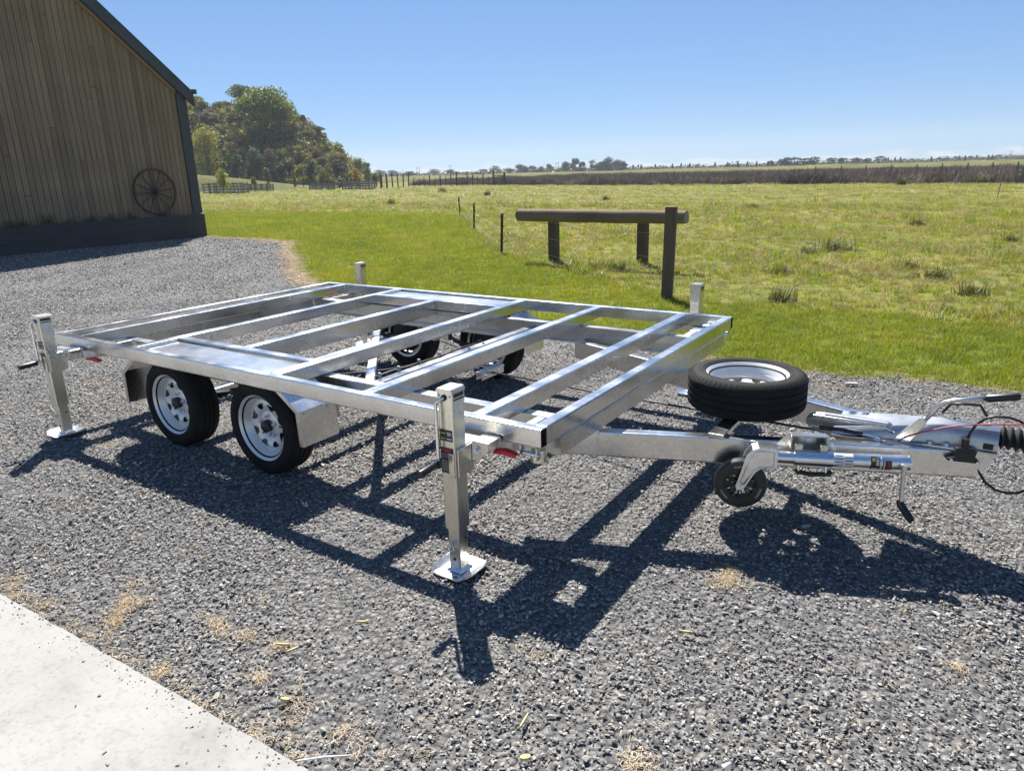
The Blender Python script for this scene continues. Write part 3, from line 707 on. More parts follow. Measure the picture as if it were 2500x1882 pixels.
# cables
q = [at_y(1900 + x / 3.687, 900 + y / 3.687, YC - .115) for x, y in ((1050, 665), (1150, 615), (1300, 570), (1500, 528), (1700, 506), (1950, 502), (2212, 505), (2500, 520))]
mb = MB(); mb.tube([tuple(p) for p in q], .0028, 6); part(mb, 'breakaway_cable', M_REDCABLE, trailer, smooth=True)
q = [at_y(1900 + x / 3.687, 900 + y / 3.687, YC - .085) for x, y in ((1700, 645), (1725, 580), (1775, 510), (1860, 450), (1960, 430), (2080, 440), (2170, 470), (2300, 560))]
mb = MB(); mb.tube([tuple(p) for p in q], .0055, 8); part(mb, 'wiring_cable', M_CABLE, trailer, smooth=True)
q = [at_y(1900 + x / 3.687, 900 + y / 3.687, YC - .06) for x, y in ((1770, 850), (1800, 920), (1860, 1020), (1950, 1090), (2060, 1122), (2160, 1118), (2300, 1060), (2450, 940))]
mb = MB(); mb.tube([tuple(p) for p in q], .0055, 8); part(mb, 'wiring_cable', M_CABLE, trailer, smooth=True)
# junction box on the near leg
mb = MB()
mb.loft([[leg_pt(a, o, z) for a, z in ((1.425, .418), (1.545, .410), (1.545, .418), (1.525, .44), (1.53, .462), (1.515, .472), (1.455, .475), (1.445, .46), (1.45, .438), (1.425, .43))] for o in (.001, .028)])
jb = part(mb, 'junction_box', M_BLACK, near_leg, bevel=.003)
mb = MB(); mb.tube([leg_pt(1.484, .014, .472), leg_pt(1.484, .014, .512)], .014, 12); part(mb, 'cable_gland', M_BLACK, trailer, smooth=True, auto=40)
for a, z in ((1.437, .4235), (1.535, .416)):
    mb = MB(); mb.tube([leg_pt(a, .027, z), leg_pt(a, .032, z)], .006, 10); part(mb, 'screw', M_BZINC, trailer, smooth=True, auto=40)

# ---- jockey wheel, folded up along the near leg
JO = 0.075
jz = lambda a: 0.410 + 0.0 * a
mb = MB(); mb.tube([leg_pt(.745, JO, .413), leg_pt(.83, JO, .413)], .026, 20); jw = part(mb, 'jockey_wheel_tube', M_BZINC, trailer, smooth=True, auto=40)
mb = MB(); mb.tube([leg_pt(.825, JO, .414), leg_pt(.976, JO, .414)], .033, 24); part(mb, 'clamp_sleeve', M_BZINC, jw, smooth=True, auto=40)
mb = MB(); mb.tube([leg_pt(.972, JO, .414), leg_pt(1.262, JO, .418)], .031, 24); part(mb, 'outer_tube', M_BZINC, jw, smooth=True, auto=40)
def band(a0, a1, r, t0, t1, m, name, seg=14):       # strip of label wrapped on the tube
    mb = MB(); rows = []
    for a in (a0, a1):
        row = []
        for k in range(seg + 1):
            th = R(t0 + (t1 - t0) * k / seg)
            row.append(leg_pt(a, JO + r * math.cos(th), .4155 + r * math.sin(th)))
        rows.append(row)
    mb.loft(rows, caps=False, closed=False)
    return part(mb, name, m, jw)
band(.978, 1.052, .0316, -85, 75, M_WLABEL, 'white_label')
for k in range(9): band(.983 + (k % 2) * .036, .983 + (k % 2) * .036 + .03, .0319, 50 - k * 13, 56 - k * 13, M_LABEL, 'label_print')
band(1.118, 1.152, .0316, -80, 62, M_LABEL, 'black_label'); band(1.163, 1.197, .0316, -80, 62, M_LABEL, 'black_label')
band(1.122, 1.135, .0319, 20, 45, M_PRINTY, 'label_print'); band(1.122, 1.148, .0319, -38, -32, M_PRINTW, 'label_print'); band(1.122, 1.148, .0319, -50, -46, M_PRINTW, 'label_print'); band(1.138, 1.149, .0319, -10, 40, M_PRINTW, 'label_print')
band(1.155, 1.160, .0319, -80, 62, M_PRINTW, 'label_print'); band(1.167, 1.172, .0319, -60, 40, M_PRINTW, 'label_print')
def text_mesh(txt, size):
    cu = bpy.data.curves.new('lettering', 'FONT'); cu.body = txt; cu.size = size; cu.align_x = 'CENTER'; cu.align_y = 'CENTER'; cu.resolution_u = 2
    o = bpy.data.objects.new('lettering', cu); COL.objects.link(o)
    dg = bpy.context.evaluated_depsgraph_get(); me = bpy.data.meshes.new_from_object(o.evaluated_get(dg))
    COL.objects.unlink(o); bpy.data.objects.remove(o); return me
me = text_mesh('KNOTT', .0155)
vs = np.zeros(len(me.vertices) * 3); me.vertices.foreach_get('co', vs); vs = vs.reshape(-1, 3)
out = []
for x, y, z in vs:                                  # text runs round the tube, read from above
    th = (R(-8)) - x / .032
    p = leg_pt(1.186 + y, JO + .0321 * math.cos(th), .4155 + .0321 * math.sin(th)); out += [p.x, p.y, p.z]
me.vertices.foreach_set('co', out); me.materials.clear(); me.materials.append(M_PRINTO); me.update()
link('lettering', me, jw)
mb = MB(); mb.tube([leg_pt(1.262, JO, .418), leg_pt(1.268, JO, .418)], .0325, 24); part(mb, 'end_cap', M_BZINC, jw, smooth=True, auto=40)
mb = MB(); mb.tube([leg_pt(1.236, JO + .028, .418), leg_pt(1.236, JO + .062, .418)], .009, 10)
mb.tube([leg_pt(1.236, JO + .055, .428), leg_pt(1.236, JO + .055, .385)], .0105, 10); mb.tube([leg_pt(1.236, JO + .055, .39), leg_pt(1.240, JO + .058, .265)], .0085, 10)
part(mb, 'crank', M_GALV2, jw, smooth=True, auto=40)
mb = MB(); mb.tube([leg_pt(1.235, JO + .05, .272), leg_pt(1.241, JO + .062, .256), leg_pt(1.262, JO + .10, .226), leg_pt(1.270, JO + .115, .214)], [.012, .016, .016, .013], 12); part(mb, 'crank_grip', M_BLACK, jw, smooth=True, auto=50)
# clamp bracket with folded lugs
mb = MB()
def legbox(mb, a0, a1, o0, o1, z0, z1):
    return mb.loft([[leg_pt(a, o, z) for o, z in ((o0, z0), (o1, z0), (o1, z1), (o0, z1))] for a in (a0, a1)])
mb.loft([[leg_pt(a, o, z) for a, z in ((.755, .39), (1.005, .39), (1.005, .44), (.955, .502), (.815, .502), (.755, .44))] for o in (.0015, .007)])
legbox(mb, .812, .958, .007, .05, .497, .503); legbox(mb, .812, .818, .007, .052, .44, .50); legbox(mb, .952, .958, .007, .052, .44, .50)
br = part(mb, 'clamp_bracket', M_ZINC, jw, bevel=.002)
for a in (.843, .942):
    mb = MB(); legbox(mb, a - .016, a + .016, .05, .075, .446, .472); part(mb, 'lug', M_ZINC, jw, bevel=.003)
for a, z in ((.89, .470), (.775, .425), (.985, .425)):
    mb = MB(); mb.tube([leg_pt(a, .007, z), leg_pt(a, .016, z)], .012, 8); part(mb, 'bolt', M_BZINC, jw)
mb = MB(); pts = [leg_pt(.838, JO - .005, .382), leg_pt(.836, JO, .362), leg_pt(.848, JO + .004, .350), (leg_pt(.90, JO + .006, .344)), leg_pt(.965, JO + .006, .349), leg_pt(.978, JO + .004, .362), leg_pt(.97, JO, .384)]
mb.tube(pts[1:-1], .0105, 12); part(mb, 'clamp_handle', M_BLACK, jw, smooth=True)
for a in (.846, .955):
    mb = MB(); mb.tube([leg_pt(a, JO, .388), leg_pt(a, JO + .004, .352)], .008, 10); part(mb, 'handle_post', M_BZINC, jw, smooth=True, auto=40)
# fork and wheel (wheel plane parallel to the leg)
WC = leg_pt(.617, JO, .283)
def lw(a, z, o): return leg_pt(a, JO + o, z)
fork = [(.60, .262), (.628, .262), (.64, .285), (.672, .345), (.69, .362), (.712, .370), (.758, .37), (.758, .458), (.68, .462), (.655, .452), (.632, .425), (.60, .30), (.594, .28)]
for o in (.030, -.034):
    mb = MB(); mb.loft([[lw(a, z, o) for a, z in fork], [lw(a, z, o + .005) for a, z in fork]]); part(mb, 'fork_plate', M_BZINC, jw, bevel=.003)
mb = MB(); mb.loft([[lw(a, z, o) for a, z in ((.655, .452), (.68, .462), (.758, .458), (.758, .452), (.68, .456), (.66, .447))] for o in (-.029, .030)]); legbox(mb, .752, .758, JO - .029, JO + .030, .372, .452)
part(mb, 'fork_bridge', M_BZINC, jw)
emb = [(.628, .292), (.66, .352), (.682, .372), (.742, .381), (.742, .444), (.69, .448), (.665, .44), (.645, .41), (.615, .30)]
mb = MB(); mb.tube([lw(a, z, .035) for a, z in emb + emb[:1]], .0035, 6); part(mb, 'pressed_rim', M_BZINC, jw, smooth=True)
wm = Matrix(((LE.x, 0, LN.x, WC.x), (LE.y, 0, LN.y, WC.y), (0, 1, 0, WC.z), (0, 0, 0, 1)))
mb = MB(); mb.lathe([(.062, -.022), (.095, -.026), (.105, -.024), (.109, -.018), (.110, 0), (.109, .018), (.105, .024), (.095, .026), (.070, .026), (.066, .022), (.062, .022), (.062, -.022)], 56, wm)
part(mb, 'wheel_tyre', M_BLACK, jw, smooth=True, auto=30)
mb = MB(); mb.lathe([(.005, -.024), (.02, -.024), (.02, .024), (.005, .024)], 20, wm)
for k in range(9):
    a = 2 * math.pi * k / 9 + .2; d = Vector((math.cos(a), math.sin(a), 0)); e = Vector((-math.sin(a), math.cos(a), 0))
    for sgn in (-1, 1):
        p0 = d * .015 + e * sgn * .004; p1 = d * .0635 + e * sgn * .013
        ww = e * .0028
        mb.loft([[wm @ (p + w2 + Vector((0, 0, z))) for w2, z in ((-ww, -.016), (ww, -.016), (ww, .016), (-ww, .016))] for p in (p0, p1)])
part(mb, 'wheel_spokes', M_BLACK, jw)
for ang in (95, 215, 335):
    me = text_mesh('KNOTT', .0135); vs = np.zeros(len(me.vertices) * 3); me.vertices.foreach_get('co', vs); out = []
    for x, y, z in vs.reshape(-1, 3):
        th = R(ang) - x / .082; p = wm @ Vector((math.cos(th) * (.083 + y), math.sin(th) * (.083 + y), .0268)); out += [p.x, p.y, p.z]
    me.vertices.foreach_set('co', out); me.materials.clear(); me.materials.append(M_PRINTW); me.update(); link('lettering', me, jw)
mb = MB(); mb.tube([lw(.617, .283, .034), lw(.617, .283, .043)], .0125, 6); mb.tube([lw(.617, .283, .043), lw(.617, .283, .05)], .006, 10); part(mb, 'axle_nut', M_BZINC, jw)

# ---- road wheels
TR, TW = 0.275, 0.180
def tyre_mesh(seg=72):
    mb = MB()
    prof = [(.186, -.072), (.196, -.084), (.222, -.091), (.246, -.088), (.262, -.078), (.2725, -.066)]
    tread = []
    for y0 in (-.060, -.028, .006, .038):
        tread += [(TR, y0 + .001), (TR + .0005, y0 + .023), (TR - .006, y0 + .0245), (TR - .006, y0 + .0295)]
    tread = tread[:-2] + [(TR, .062)]
    prof += tread + [(.2725, .066), (.262, .078), (.246, .088), (.222, .091), (.196, .084), (.186, .072), (.17, .06), (.17, -.06)]
    mb.lathe(prof, seg, None, 0, True)
    # raised sidewall rings and shoulder sipes
    for s in (-1, 1):
        mb.lathe([(.2035, s * .0865), (.206, s * .0892), (.2085, s * .0885)], 64)
        for k in range(64):
            a = 2 * math.pi * k / 64
            c, n_ = math.cos(a), math.sin(a); t = .004
            mb.loft([[(c * r_ - n_ * w, n_ * r_ + c * w, s * z) for w, z in ((-t, z0 - .001), (t, z0 - .001), (t, z0 + .0025), (-t, z0 + .0025))] for r_, z0 in ((.252, .0835), (.2625, .0765), (.2705, .067))])
    return mb.mesh('tyre', M_TYRE, True)
ME_TYRE = tyre_mesh()
try: ME_TYRE.set_sharp_from_angle(angle=R(28))
except Exception: pass
def rim_mesh(dz=0.0):
    """wheel axis = +Z points to the outer face"""
    mb = MB()
    mb.lathe([(.170, -.075), (.190, -.078), (.193, -.074), (.186, -.066), (.176, -.055), (.168, -.03), (.160, -.01), (.160, .02), (.170, .032), (.172, .05), (.182, .062), (.188, .068), (.193, .076), (.190, .079), (.185, .075), (.178, .066), (.166, .056), (.163, .040), (.156, .034), (.152, .022)], 72)
    # dished disc with eight triangular ventilation holes
    nseg = 96; holes = 8
    def zr(r): return np.interp(r, [.045, .055, .075, .095, .125, .150], [.022, .022, .013, .024, .031, .022])
    radii = [.030, .050, .062, .078, .088, .097, .106, .114, .122, .130, .142, .154]
    V = {}; vs = []
    for i, r_ in enumerate(radii):
        for k in range(nseg):
            a = 2 * math.pi * k / nseg; V[i, k] = len(vs); vs.append((r_ * math.cos(a), r_ * math.sin(a), float(zr(r_)) + dz))
    fs = []
    per = nseg // holes
    for i in range(len(radii) - 1):
        rm = (radii[i] + radii[i + 1]) / 2
        for k in range(nseg):
            ph = (k + .5) % per - per / 2
            if .096 < rm < .130:
                wdt = (rm - .092) / .038 * 3.6 + 1.0
                if abs(ph) < wdt: continue
            k2 = (k + 1) % nseg; fs.append((V[i, k], V[i, k2], V[i + 1, k2], V[i + 1, k]))
    mb.add(vs, fs)
    me = mb.mesh('wheel', M_RIM, True)
    try: me.set_sharp_from_angle(angle=R(40))
    except Exception: pass
    return me
ME_RIM = rim_mesh()
def wheel_extras(w, brake=True):
    mb = MB(); mb.lathe([(0, .060), (.026, .058), (.034, .052), (.036, .0), (.036, -.02), (0, -.02)], 24); part(mb, 'hub_cap', M_BLACK, w, smooth=True, auto=40)
    for k in range(5):
        a = 2 * math.pi * k / 5 + .3; mb = MB()
        mb.lathe([(0, .022), (.006, .022), (.0095, .016), (.0095, 0), (.013, 0), (.013, -.004), (0, -.004)], 6)
        part(mb, 'wheel_nut', M_BZINC, w, (.056 * math.cos(a), .056 * math.sin(a), .021))
    mb = MB(); mb.tube([(.150, .02, .018), (.138, .02, .04), (.120, .02, .05)], .004, 6); part(mb, 'valve', M_BLACK, w, smooth=True)
    if brake:
        mb = MB(); mb.lathe([(0, -.05), (.02, -.004), (.142, -.004), (.146, -.01), (.146, -.05), (.118, -.072), (.03, -.075), (0, -.075)], 36); part(mb, 'brake_drum', M_DARK, w, smooth=True, auto=40)
AX = (-1.872, -2.732)
FACE = 0.075
rot_near = (R(90), 0, 0)                            # +Z -> -Y
rot_far = (R(-90), 0, 0)
for k, x in enumerate(AX):
    for near in (True, False):
        y = FACE + TW / 2 if near else W_ - FACE - TW / 2
        w = link('wheel', ME_RIM, trailer, (x, y, TR - .002), (R(90), R(random.uniform(0, 360)) * 0, 0) if near else rot_far)
        link('tyre', ME_TYRE, w)
        wheel_extras(w)
    mb = MB(); rhs(mb, (x, .24, TR), (x, W_ - .24, TR), .05, .05); part(mb, 'axle', M_GALV2, trailer)
# rocker suspension between the wheels of each side
for y, s in ((0.345, 1), (W_ - 0.345, -1)):
    xm = sum(AX) / 2
    mb = MB(); mb.prism([(xm - .05, y - .035, .425), (xm + .05, y - .035, .425), (xm + .03, y - .035, .30), (xm - .03, y - .035, .30)], (0, .006, 0)); mb.prism([(xm - .05, y + .029, .425), (xm + .05, y + .029, .425), (xm + .03, y + .029, .30), (xm - .03, y + .029, .30)], (0, .006, 0)); part(mb, 'hanger_bracket', M_GALV2, trailer)
    mb = MB(); mb.prism([(xm - .15, y - .027, .36), (xm - .02, y - .027, .385), (xm + .02, y - .027, .385), (xm + .15, y - .027, .36), (xm + .15, y - .027, .31), (xm + .02, y - .027, .33), (xm - .02, y - .027, .33), (xm - .15, y - .027, .31)], (0, .054, 0)); part(mb, 'rocker_beam', M_GALV, trailer, bevel=.003)
    mb = MB(); mb.tube([(xm, y - .05, .355), (xm, y + .05, .355)], .013, 6); part(mb, 'pivot_bolt', M_BZINC, trailer)
    for x in AX:
        sg = 1 if x > xm else -1
        for q in range(3):
            mb = MB(); pts = [(x - .30 + .06 * q + t_ * (.60 - .12 * q), y, .335 - .012 * q - .05 * math.sin(math.pi * (.1 * q + t_ * (1 - .2 * q)))) for t_ in np.linspace(0, 1, 9)]
            mb.loft([[(px, yy, pz + zz) for yy, zz in ((y - .022, 0), (y + .022, 0), (y + .022, .008), (y - .022, .008))] for px, _, pz in pts]); part(mb, 'leaf_spring', M_DARK, trailer)
        mb = MB(); mb.prism([(x + sg * .28, y - .03, .425), (x + sg * .34, y - .03, .425), (x + sg * .32, y - .03, .31), (x + sg * .29, y - .03, .31)], (0, .06, 0)); part(mb, 'spring_hanger', M_GALV2, trailer)
    mb = MB(); mb.box(AX[1] - .33, AX[0] + .33, y - .031, y + .031, .4, .4245); part(mb, 'suspension_channel', M_GALV2, trailer)
# mudguard end flaps
for near in (True, False):
    f = (lambda y: y) if near else (lambda y: W_ - y)
    y0, y1 = 0.035, 0.285
    for pr_ in ([(-1.62, .548), (-1.475, .445), (-1.468, .255)], [(-2.985, .548), (-3.13, .445), (-3.137, .235)]):
        mb = MB(); sgn = 1 if pr_[0][0] > -2 else -1
        nrm = [(sgn * .0025, .0025), (sgn * .004, .002), (sgn * .004, 0)]
        mb.loft([[(x, f(yy), z) for (x, z) in pr_] + [(x + a, f(yy), z + b) for (x, z), (a, b) in reversed(list(zip(pr_, nrm)))] for yy in (y0, y1)])
        fl = part(mb, 'mudguard_flap', M_GALV, trailer)
        mb = MB(); mb.loft([[(x, f(y0 + d), z) for (x, z) in pr_] + [(x - sgn * .022, f(y0 + d), z - .008 * (i < 2)) for i, (x, z) in reversed(list(enumerate(pr_)))] for d in (0, .003)]); part(mb, 'return_edge', M_GALV2, fl)
        for yy in (y0 + .035, y1 - .055):
            mb = MB(); mb.tube([(pr_[1][0] + sgn * .003, f(yy), .425), (pr_[1][0] + sgn * .014, f(yy), .425)], .011, 6); mb.box(*sorted((pr_[1][0] + sgn * .0035, pr_[1][0] + sgn * .006)), f(yy) - .022, f(yy) + .022, .405, .445); part(mb, 'bolt', M_BZINC, fl)

# ---- spare wheel lying on the drawbar (a thing of its own)
sp = thing('spare_wheel', 'spare wheel with silver rim lying flat on the trailer drawbar', 'wheel', (0.48, 1.123, 0.480))
w = link('tyre', ME_TYRE, sp, (0, 0, .090))
rm = link('rim', rim_mesh(-.022), sp, (0, 0, .090), (0, 0, .25))
rm.scale = (1, 1, 1)

# ---- corner legs
def corner_leg(name_parent, cx, cy, mirror):
    mb = MB(); rhs(mb, (0, 0, .205), (0, 0, .742), .072, .078, .007, 0, Vector((1, 0, 0)))
    j = part(mb, 'corner_leg', M_ZINC, name_parent, (cx, cy, 0))
    mb = MB(); rhs(mb, (0, 0, .742), (0, 0, .79), .078, .084, .008, 0, Vector((1, 0, 0)))
    mb.loft([[(x, yy, z) for x, z in ((-.039, .790), (.039, .790), (.039, .800), (.032, .807), (-.032, .807), (-.039, .800))] for yy in (-.043, .043)])
    part(mb, 'top_cap', M_ZINC, j)
    for sx in (-1, 1):
        mb = MB(); mb.box(*sorted((sx * .0393, sx * .0400)), -.030, .030, .772, .788); mb.box(*sorted((sx * .0393, sx * .0402)), -.030, .030, .760, .766); part(mb, 'slot', M_DARK, j)
    mb = MB(); rhs(mb, (0, 0, .018), (0, 0, .206), .058, .062, .006, 0, Vector((1, 0, 0))); part(mb, 'inner_leg', M_ZINC, j)
    # dished foot plate with turned-up edges
    g = 9; vs = []; fs = []
    for i in range(g):
        for k in range(g):
            u, v = -1 + 2 * i / (g - 1), -1 + 2 * k / (g - 1)
            c = .13 * abs(u) ** 3 * abs(v) ** 3
            e = max(abs(u), abs(v)); z = .009 + .006 * max(0, e - .6) / .4 + .014 * max(0, abs(u) - .7) / .3
            vs.append((u * .100 * (1 - c), v * .096 * (1 - c), z))
    for i in range(g - 1):
        for k in range(g - 1): a = i * g + k; fs.append((a, a + g, a + g + 1, a + 1))
    n0 = len(vs); vs += [(x, y, z - .005) for x, y, z in vs]; fs += [tuple(reversed([q + n0 for q in f])) for f in fs]
    rim_ = [i * g for i in range(g)] + [(g - 1) * g + k for k in range(1, g)] + [i * g + g - 1 for i in range(g - 2, -1, -1)] + [k for k in range(g - 2, 0, -1)]
    fs += [(rim_[q], rim_[(q + 1) % len(rim_)], rim_[(q + 1) % len(rim_)] + n0, rim_[q] + n0) for q in range(len(rim_))]
    mb = MB(); mb.add(vs, fs); mb.loft([[(a * .04, b * .042, .0115) for a, b in ((-1, -1), (1, -1), (1, 1), (-1, 1))], [(a * .0305, b * .0325, .021) for a, b in ((-1, -1), (1, -1), (1, 1), (-1, 1))]])
    part(mb, 'foot_plate', M_FOOT, j, smooth=True, auto=25)
    # crank on the outer face
    mb = MB(); mb.tube([(0, -.036, .772), (0, -.050, .772), (-.008, -.058, .768), (-.024, -.060, .755), (-.029, -.060, .735), (-.031, -.060, .53), (-.030, -.062, .515), (-.028, -.072, .506), (-.026, -.09, .504)], .0072, 8); part(mb, 'crank', M_BZINC, j, smooth=True)
    mb = MB(); mb.tube([(-.026, -.074, .504), (-.026, -.078, .504), (-.026, -.176, .498), (-.026, -.182, .498)], [.013, .0155, .0165, .0155], 12); part(mb, 'crank_grip', M_BLACK, j, smooth=True, auto=50)
    mb = MB(); mb.lathe([(0.0, .003), (.013, .003), (.013, 0), (0, 0)], 14, Matrix.Translation((0, -.0432, .772)) @ Matrix.Rotation(R(90), 4, 'X')); part(mb, 'bushing', M_DARK, j)
    for sx in (-1, 1):
        mb = MB(); mb.lathe([(0.0, .004), (.004, .004), (.006, 0), (0, 0)], 10, Matrix.Translation((sx * .027, -.0432, .778)) @ Matrix.Rotation(R(90), 4, 'X')); part(mb, 'screw', M_BZINC, j)
    # labels with their print
    mb = MB(); mb.box(-.034, .030, -.0398, -.0392, .592, .640); part(mb, 'sticker', M_LABEL, j)
    mb = MB(); mb.box(-.034, .030, -.0398, -.0392, .455, .565); part(mb, 'sticker', M_LABEL, j)
    for x0, x1, z0, m in ((-.028, -.006, .622, M_PRINTY), (.002, .024, .625, M_PRINTW), (.004, .024, .617, M_PRINTW), (-.029, -.008, .600, M_PRINTY), (.000, .026, .600, M_PRINTW), (-.022, .02, .553, M_PRINTR), (-.016, .014, .545, M_PRINTR)):
        mb = MB(); mb.box(x0, x1, -.0402, -.0399, z0, z0 + .005); part(mb, 'label_print', m, j)
    for k in range(8):
        mb = MB(); mb.box(-.029, .026 - .01 * (k % 3), -.0402, -.0399, .534 - k * .0095, .5355 - k * .0095); part(mb, 'label_print', M_PRINTR if k == 2 else M_PRINTW, j)
    # hinge block, stub tube and frame bracket
    mb = MB(); mb.box(.0365, .046, -.030, .075, .440, .560); mb.box(.010, .0365, -.049, -.0395, .440, .545); part(mb, 'hinge_block', M_ZINC, j, bevel=.003)
    mb = MB(); rhs(mb, (-.11, .103, .530), (.062, .103, .530), .068, .072); mb.box(-.03, .03, .0395, .0685, .50, .56); part(mb, 'stub_tube', M_ZINC, j)
    mb = MB()
    for y0 in (.062, .144):
        mb.loft([[(x, yy, z) for x, z in ((.048, .484), (.075, .488), (.125, .535), (.13, .572), (.048, .572))] for yy in (y0 - .004, y0 + .002)])
    mb.box(.048, .13, .066, .142, .568, .572); mb.box(.05, .12, .1465, .22, .50, .548)
    part(mb, 'leg_bracket', M_GALV, j, bevel=.002)
    mb = MB(); mb.tube([(.075, .040, .535), (.075, .15, .535)], .0075, 10); mb.lathe([(0, .004), (.017, .004), (.017, 0), (0, 0)], 16, Matrix.Translation((.075, .0575, .535)) @ Matrix.Rotation(R(90), 4, 'X')); part(mb, 'pin', M_BZINC, j, smooth=True, auto=40)
    mb = MB(); mb.tube([(0.075, .040, .535), (.083, .040, .51), (.079, .041, .48), (.069, .042, .465)], .0014, 5); part(mb, 'pin_clip', M_BZINC, j)
    # cross pin through the inner leg
    mb = MB(); mb.tube([(-.004, -.055, .138), (-.004, .05, .138)], .008, 10); part(mb, 'cross_pin', M_BZINC, j, smooth=True, auto=40)
    mb = MB(); ring = [(-.004 + .016 * math.cos(a), -.05, .128 + .018 * math.sin(a)) for a in np.linspace(0, 6.283, 15)]; mb.tube(ring, .0016, 5); part(mb, 'pin_ring', M_BZINC, j, smooth=True)
    mb = MB(); mb.lathe([(0, .0008), (.0075, .0008), (.0075, 0), (0, 0)], 12, Matrix.Translation((0, -.0312, .066)) @ Matrix.Rotation(R(90), 4, 'X')); mb.lathe([(0, .0008), (.006, .0008), (.006, 0), (0, 0)], 12, Matrix.Translation((.0292, .01, .155)) @ Matrix.Rotation(R(90), 4, 'Y')); part(mb, 'hole', M_DARK, j)
    if mirror: j.scale = (1, -1, 1)
    return j
JX = (-0.311, -3.607); JO_Y = 0.159
j0 = corner_leg(trailer, JX[0], -JO_Y, False)
for x, y, s in ((JX[1], -JO_Y, 1), (JX[0], W_ + JO_Y, -1), (JX[1], W_ + JO_Y, -1)):
    c = copy_tree(j0, trailer); c.location = (x, y, 0); c.scale = (1, s, 1)
# ---- container locks in the four corners
def corner_lock(cx, cy, sx, sy):
    mb = MB(); mb.box(cx - .10, cx + .10, cy - .085, cy + .085, .542, .549); cp = part(mb, 'corner_plate', M_FOOT, trailer, bevel=.002)
    mb = MB(); mb.prism([(cx - .045, cy - .012, .5495), (cx - .02, cy - .028, .5495), (cx + .02, cy - .022, .5495), (cx + .045, cy + .006, .5495), (cx + .02, cy + .028, .5495), (cx - .025, cy + .022, .5495)], (.0, .0, .03)); part(mb, 'lock_head', M_WHITE, cp, bevel=.010)
    px = cx - .035 if sx > 0 else cx + .035
    mb = MB(); mb.lathe([(0, -.005), (.034, 0), (.034, .03), (.03, .05), (0, .05)], 24, Matrix.Translation((cx + sx * .08, cy - sy * .035, .468))); part(mb, 'lock_collar', M_ZINC, cp, smooth=True, auto=40)
    mb = MB(); mb.tube([(cx + sx * .04, cy - sy * .088, .515), (cx + sx * .118, cy - sy * .088, .515)], .0095, 12); mb.box(*sorted((cx + sx * .03, cx + sx * .037)), cy - sy * .088 - .012, cy - sy * .088 + .012, .50, .549); mb.box(*sorted((cx + sx * .107, cx + sx * .112)), cy - sy * .088 - .014, cy - sy * .088 + .014, .495, .549); part(mb, 'lock_shaft', M_BZINC, cp, smooth=True, auto=40)
    hx = cx - .085 if sx > 0 else -3.435; hk = 1.0 if sx > 0 else 1.4
    q = [(0, .497), (.004, .508), (.012, .518), (.055, .526), (.105, .518), (.115, .508), (.10, .500), (.05, .504)]
    mb = MB(); mb.loft([[(hx + a * hk, cy - sy * .115 + b, z) for a, z in q] for b in (-.016, .016)]); part(mb, 'lock_handle', M_RED, cp, bevel=.005)
for cx, sx in ((-.13, 1), (-3.74, -1)):
    for cy, sy in ((.10, 1), (W_ - .10, -1)):
        corner_lock(cx, cy, sx, sy)

# ================================================================== barn
M_BOARD = wood_mat('barn_boards', [(0.0, (0.237, 0.164, 0.100)), (0.3, (0.280, 0.197, 0.120)), (0.65, (0.315, 0.223, 0.138)), (0.88, (0.271, 0.185, 0.113)), (1.0, (0.217, 0.141, 0.089))], (25, 40, 1.4), 0.75)
M_BARGE = simple('dark_flashing', (0.055, 0.058, 0.066), 0.45, 0.3, 0.15, 3)
M_TRIMWOOD = wood_mat('barn_trim', [(0.0, (0.320, 0.190, 0.101)), (1.0, (0.384, 0.231, 0.123))], (3, 30, 30), 0.75)
M_PLINTH = wood_mat('stained_sleeper', [(0.0, (0.040, 0.040, 0.044)), (1.0, (0.060, 0.058, 0.058))], (30, 2, 30), 0.75)
M_ROOF = simple('roof_steel', (0.07, 0.075, 0.085), 0.4, 0.5, 0.1, 2)
M_SOIL = simple('planter_soil', (0.05, 0.038, 0.026), 0.95, 0, 0.3, 20, 0.6)
WX = -18.25                                          # gable wall plane
EAVE_Y, EAVE_Z, SL = 10.78, 4.085, 0.852
RIDGE_Y = 5.9
def roof_z(y): return EAVE_Z + (EAVE_Y - y) * SL if y >= RIDGE_Y else EAVE_Z + (EAVE_Y - RIDGE_Y) * SL - (RIDGE_Y - y) * SL
Y0B = 2 * RIDGE_Y - EAVE_Y
barn = thing('barn', 'tall barn clad in weathered vertical brown boards with a steep dark roof', 'barn', (WX, RIDGE_Y, 0))
BO = (-WX, -RIDGE_Y, 0)
def bpart(mb, name, m, parent=None, **k):
    return part(mb, name, m, parent or barn, None if parent else (-WX, -RIDGE_Y, 0), **k)
mb = MB(); mb.prism([(WX - .03, Y0B, 0), (WX - .03, EAVE_Y, 0), (WX - .03, EAVE_Y, roof_z(EAVE_Y) - .02), (WX - .03, RIDGE_Y, roof_z(RIDGE_Y) - .02), (WX - .03, Y0B, roof_z(Y0B) - .02)], (-12, 0, 0))
wall = bpart(mb, 'wall', M_PLINTH)
bw = 0.1455; y = 10.50; k = 0
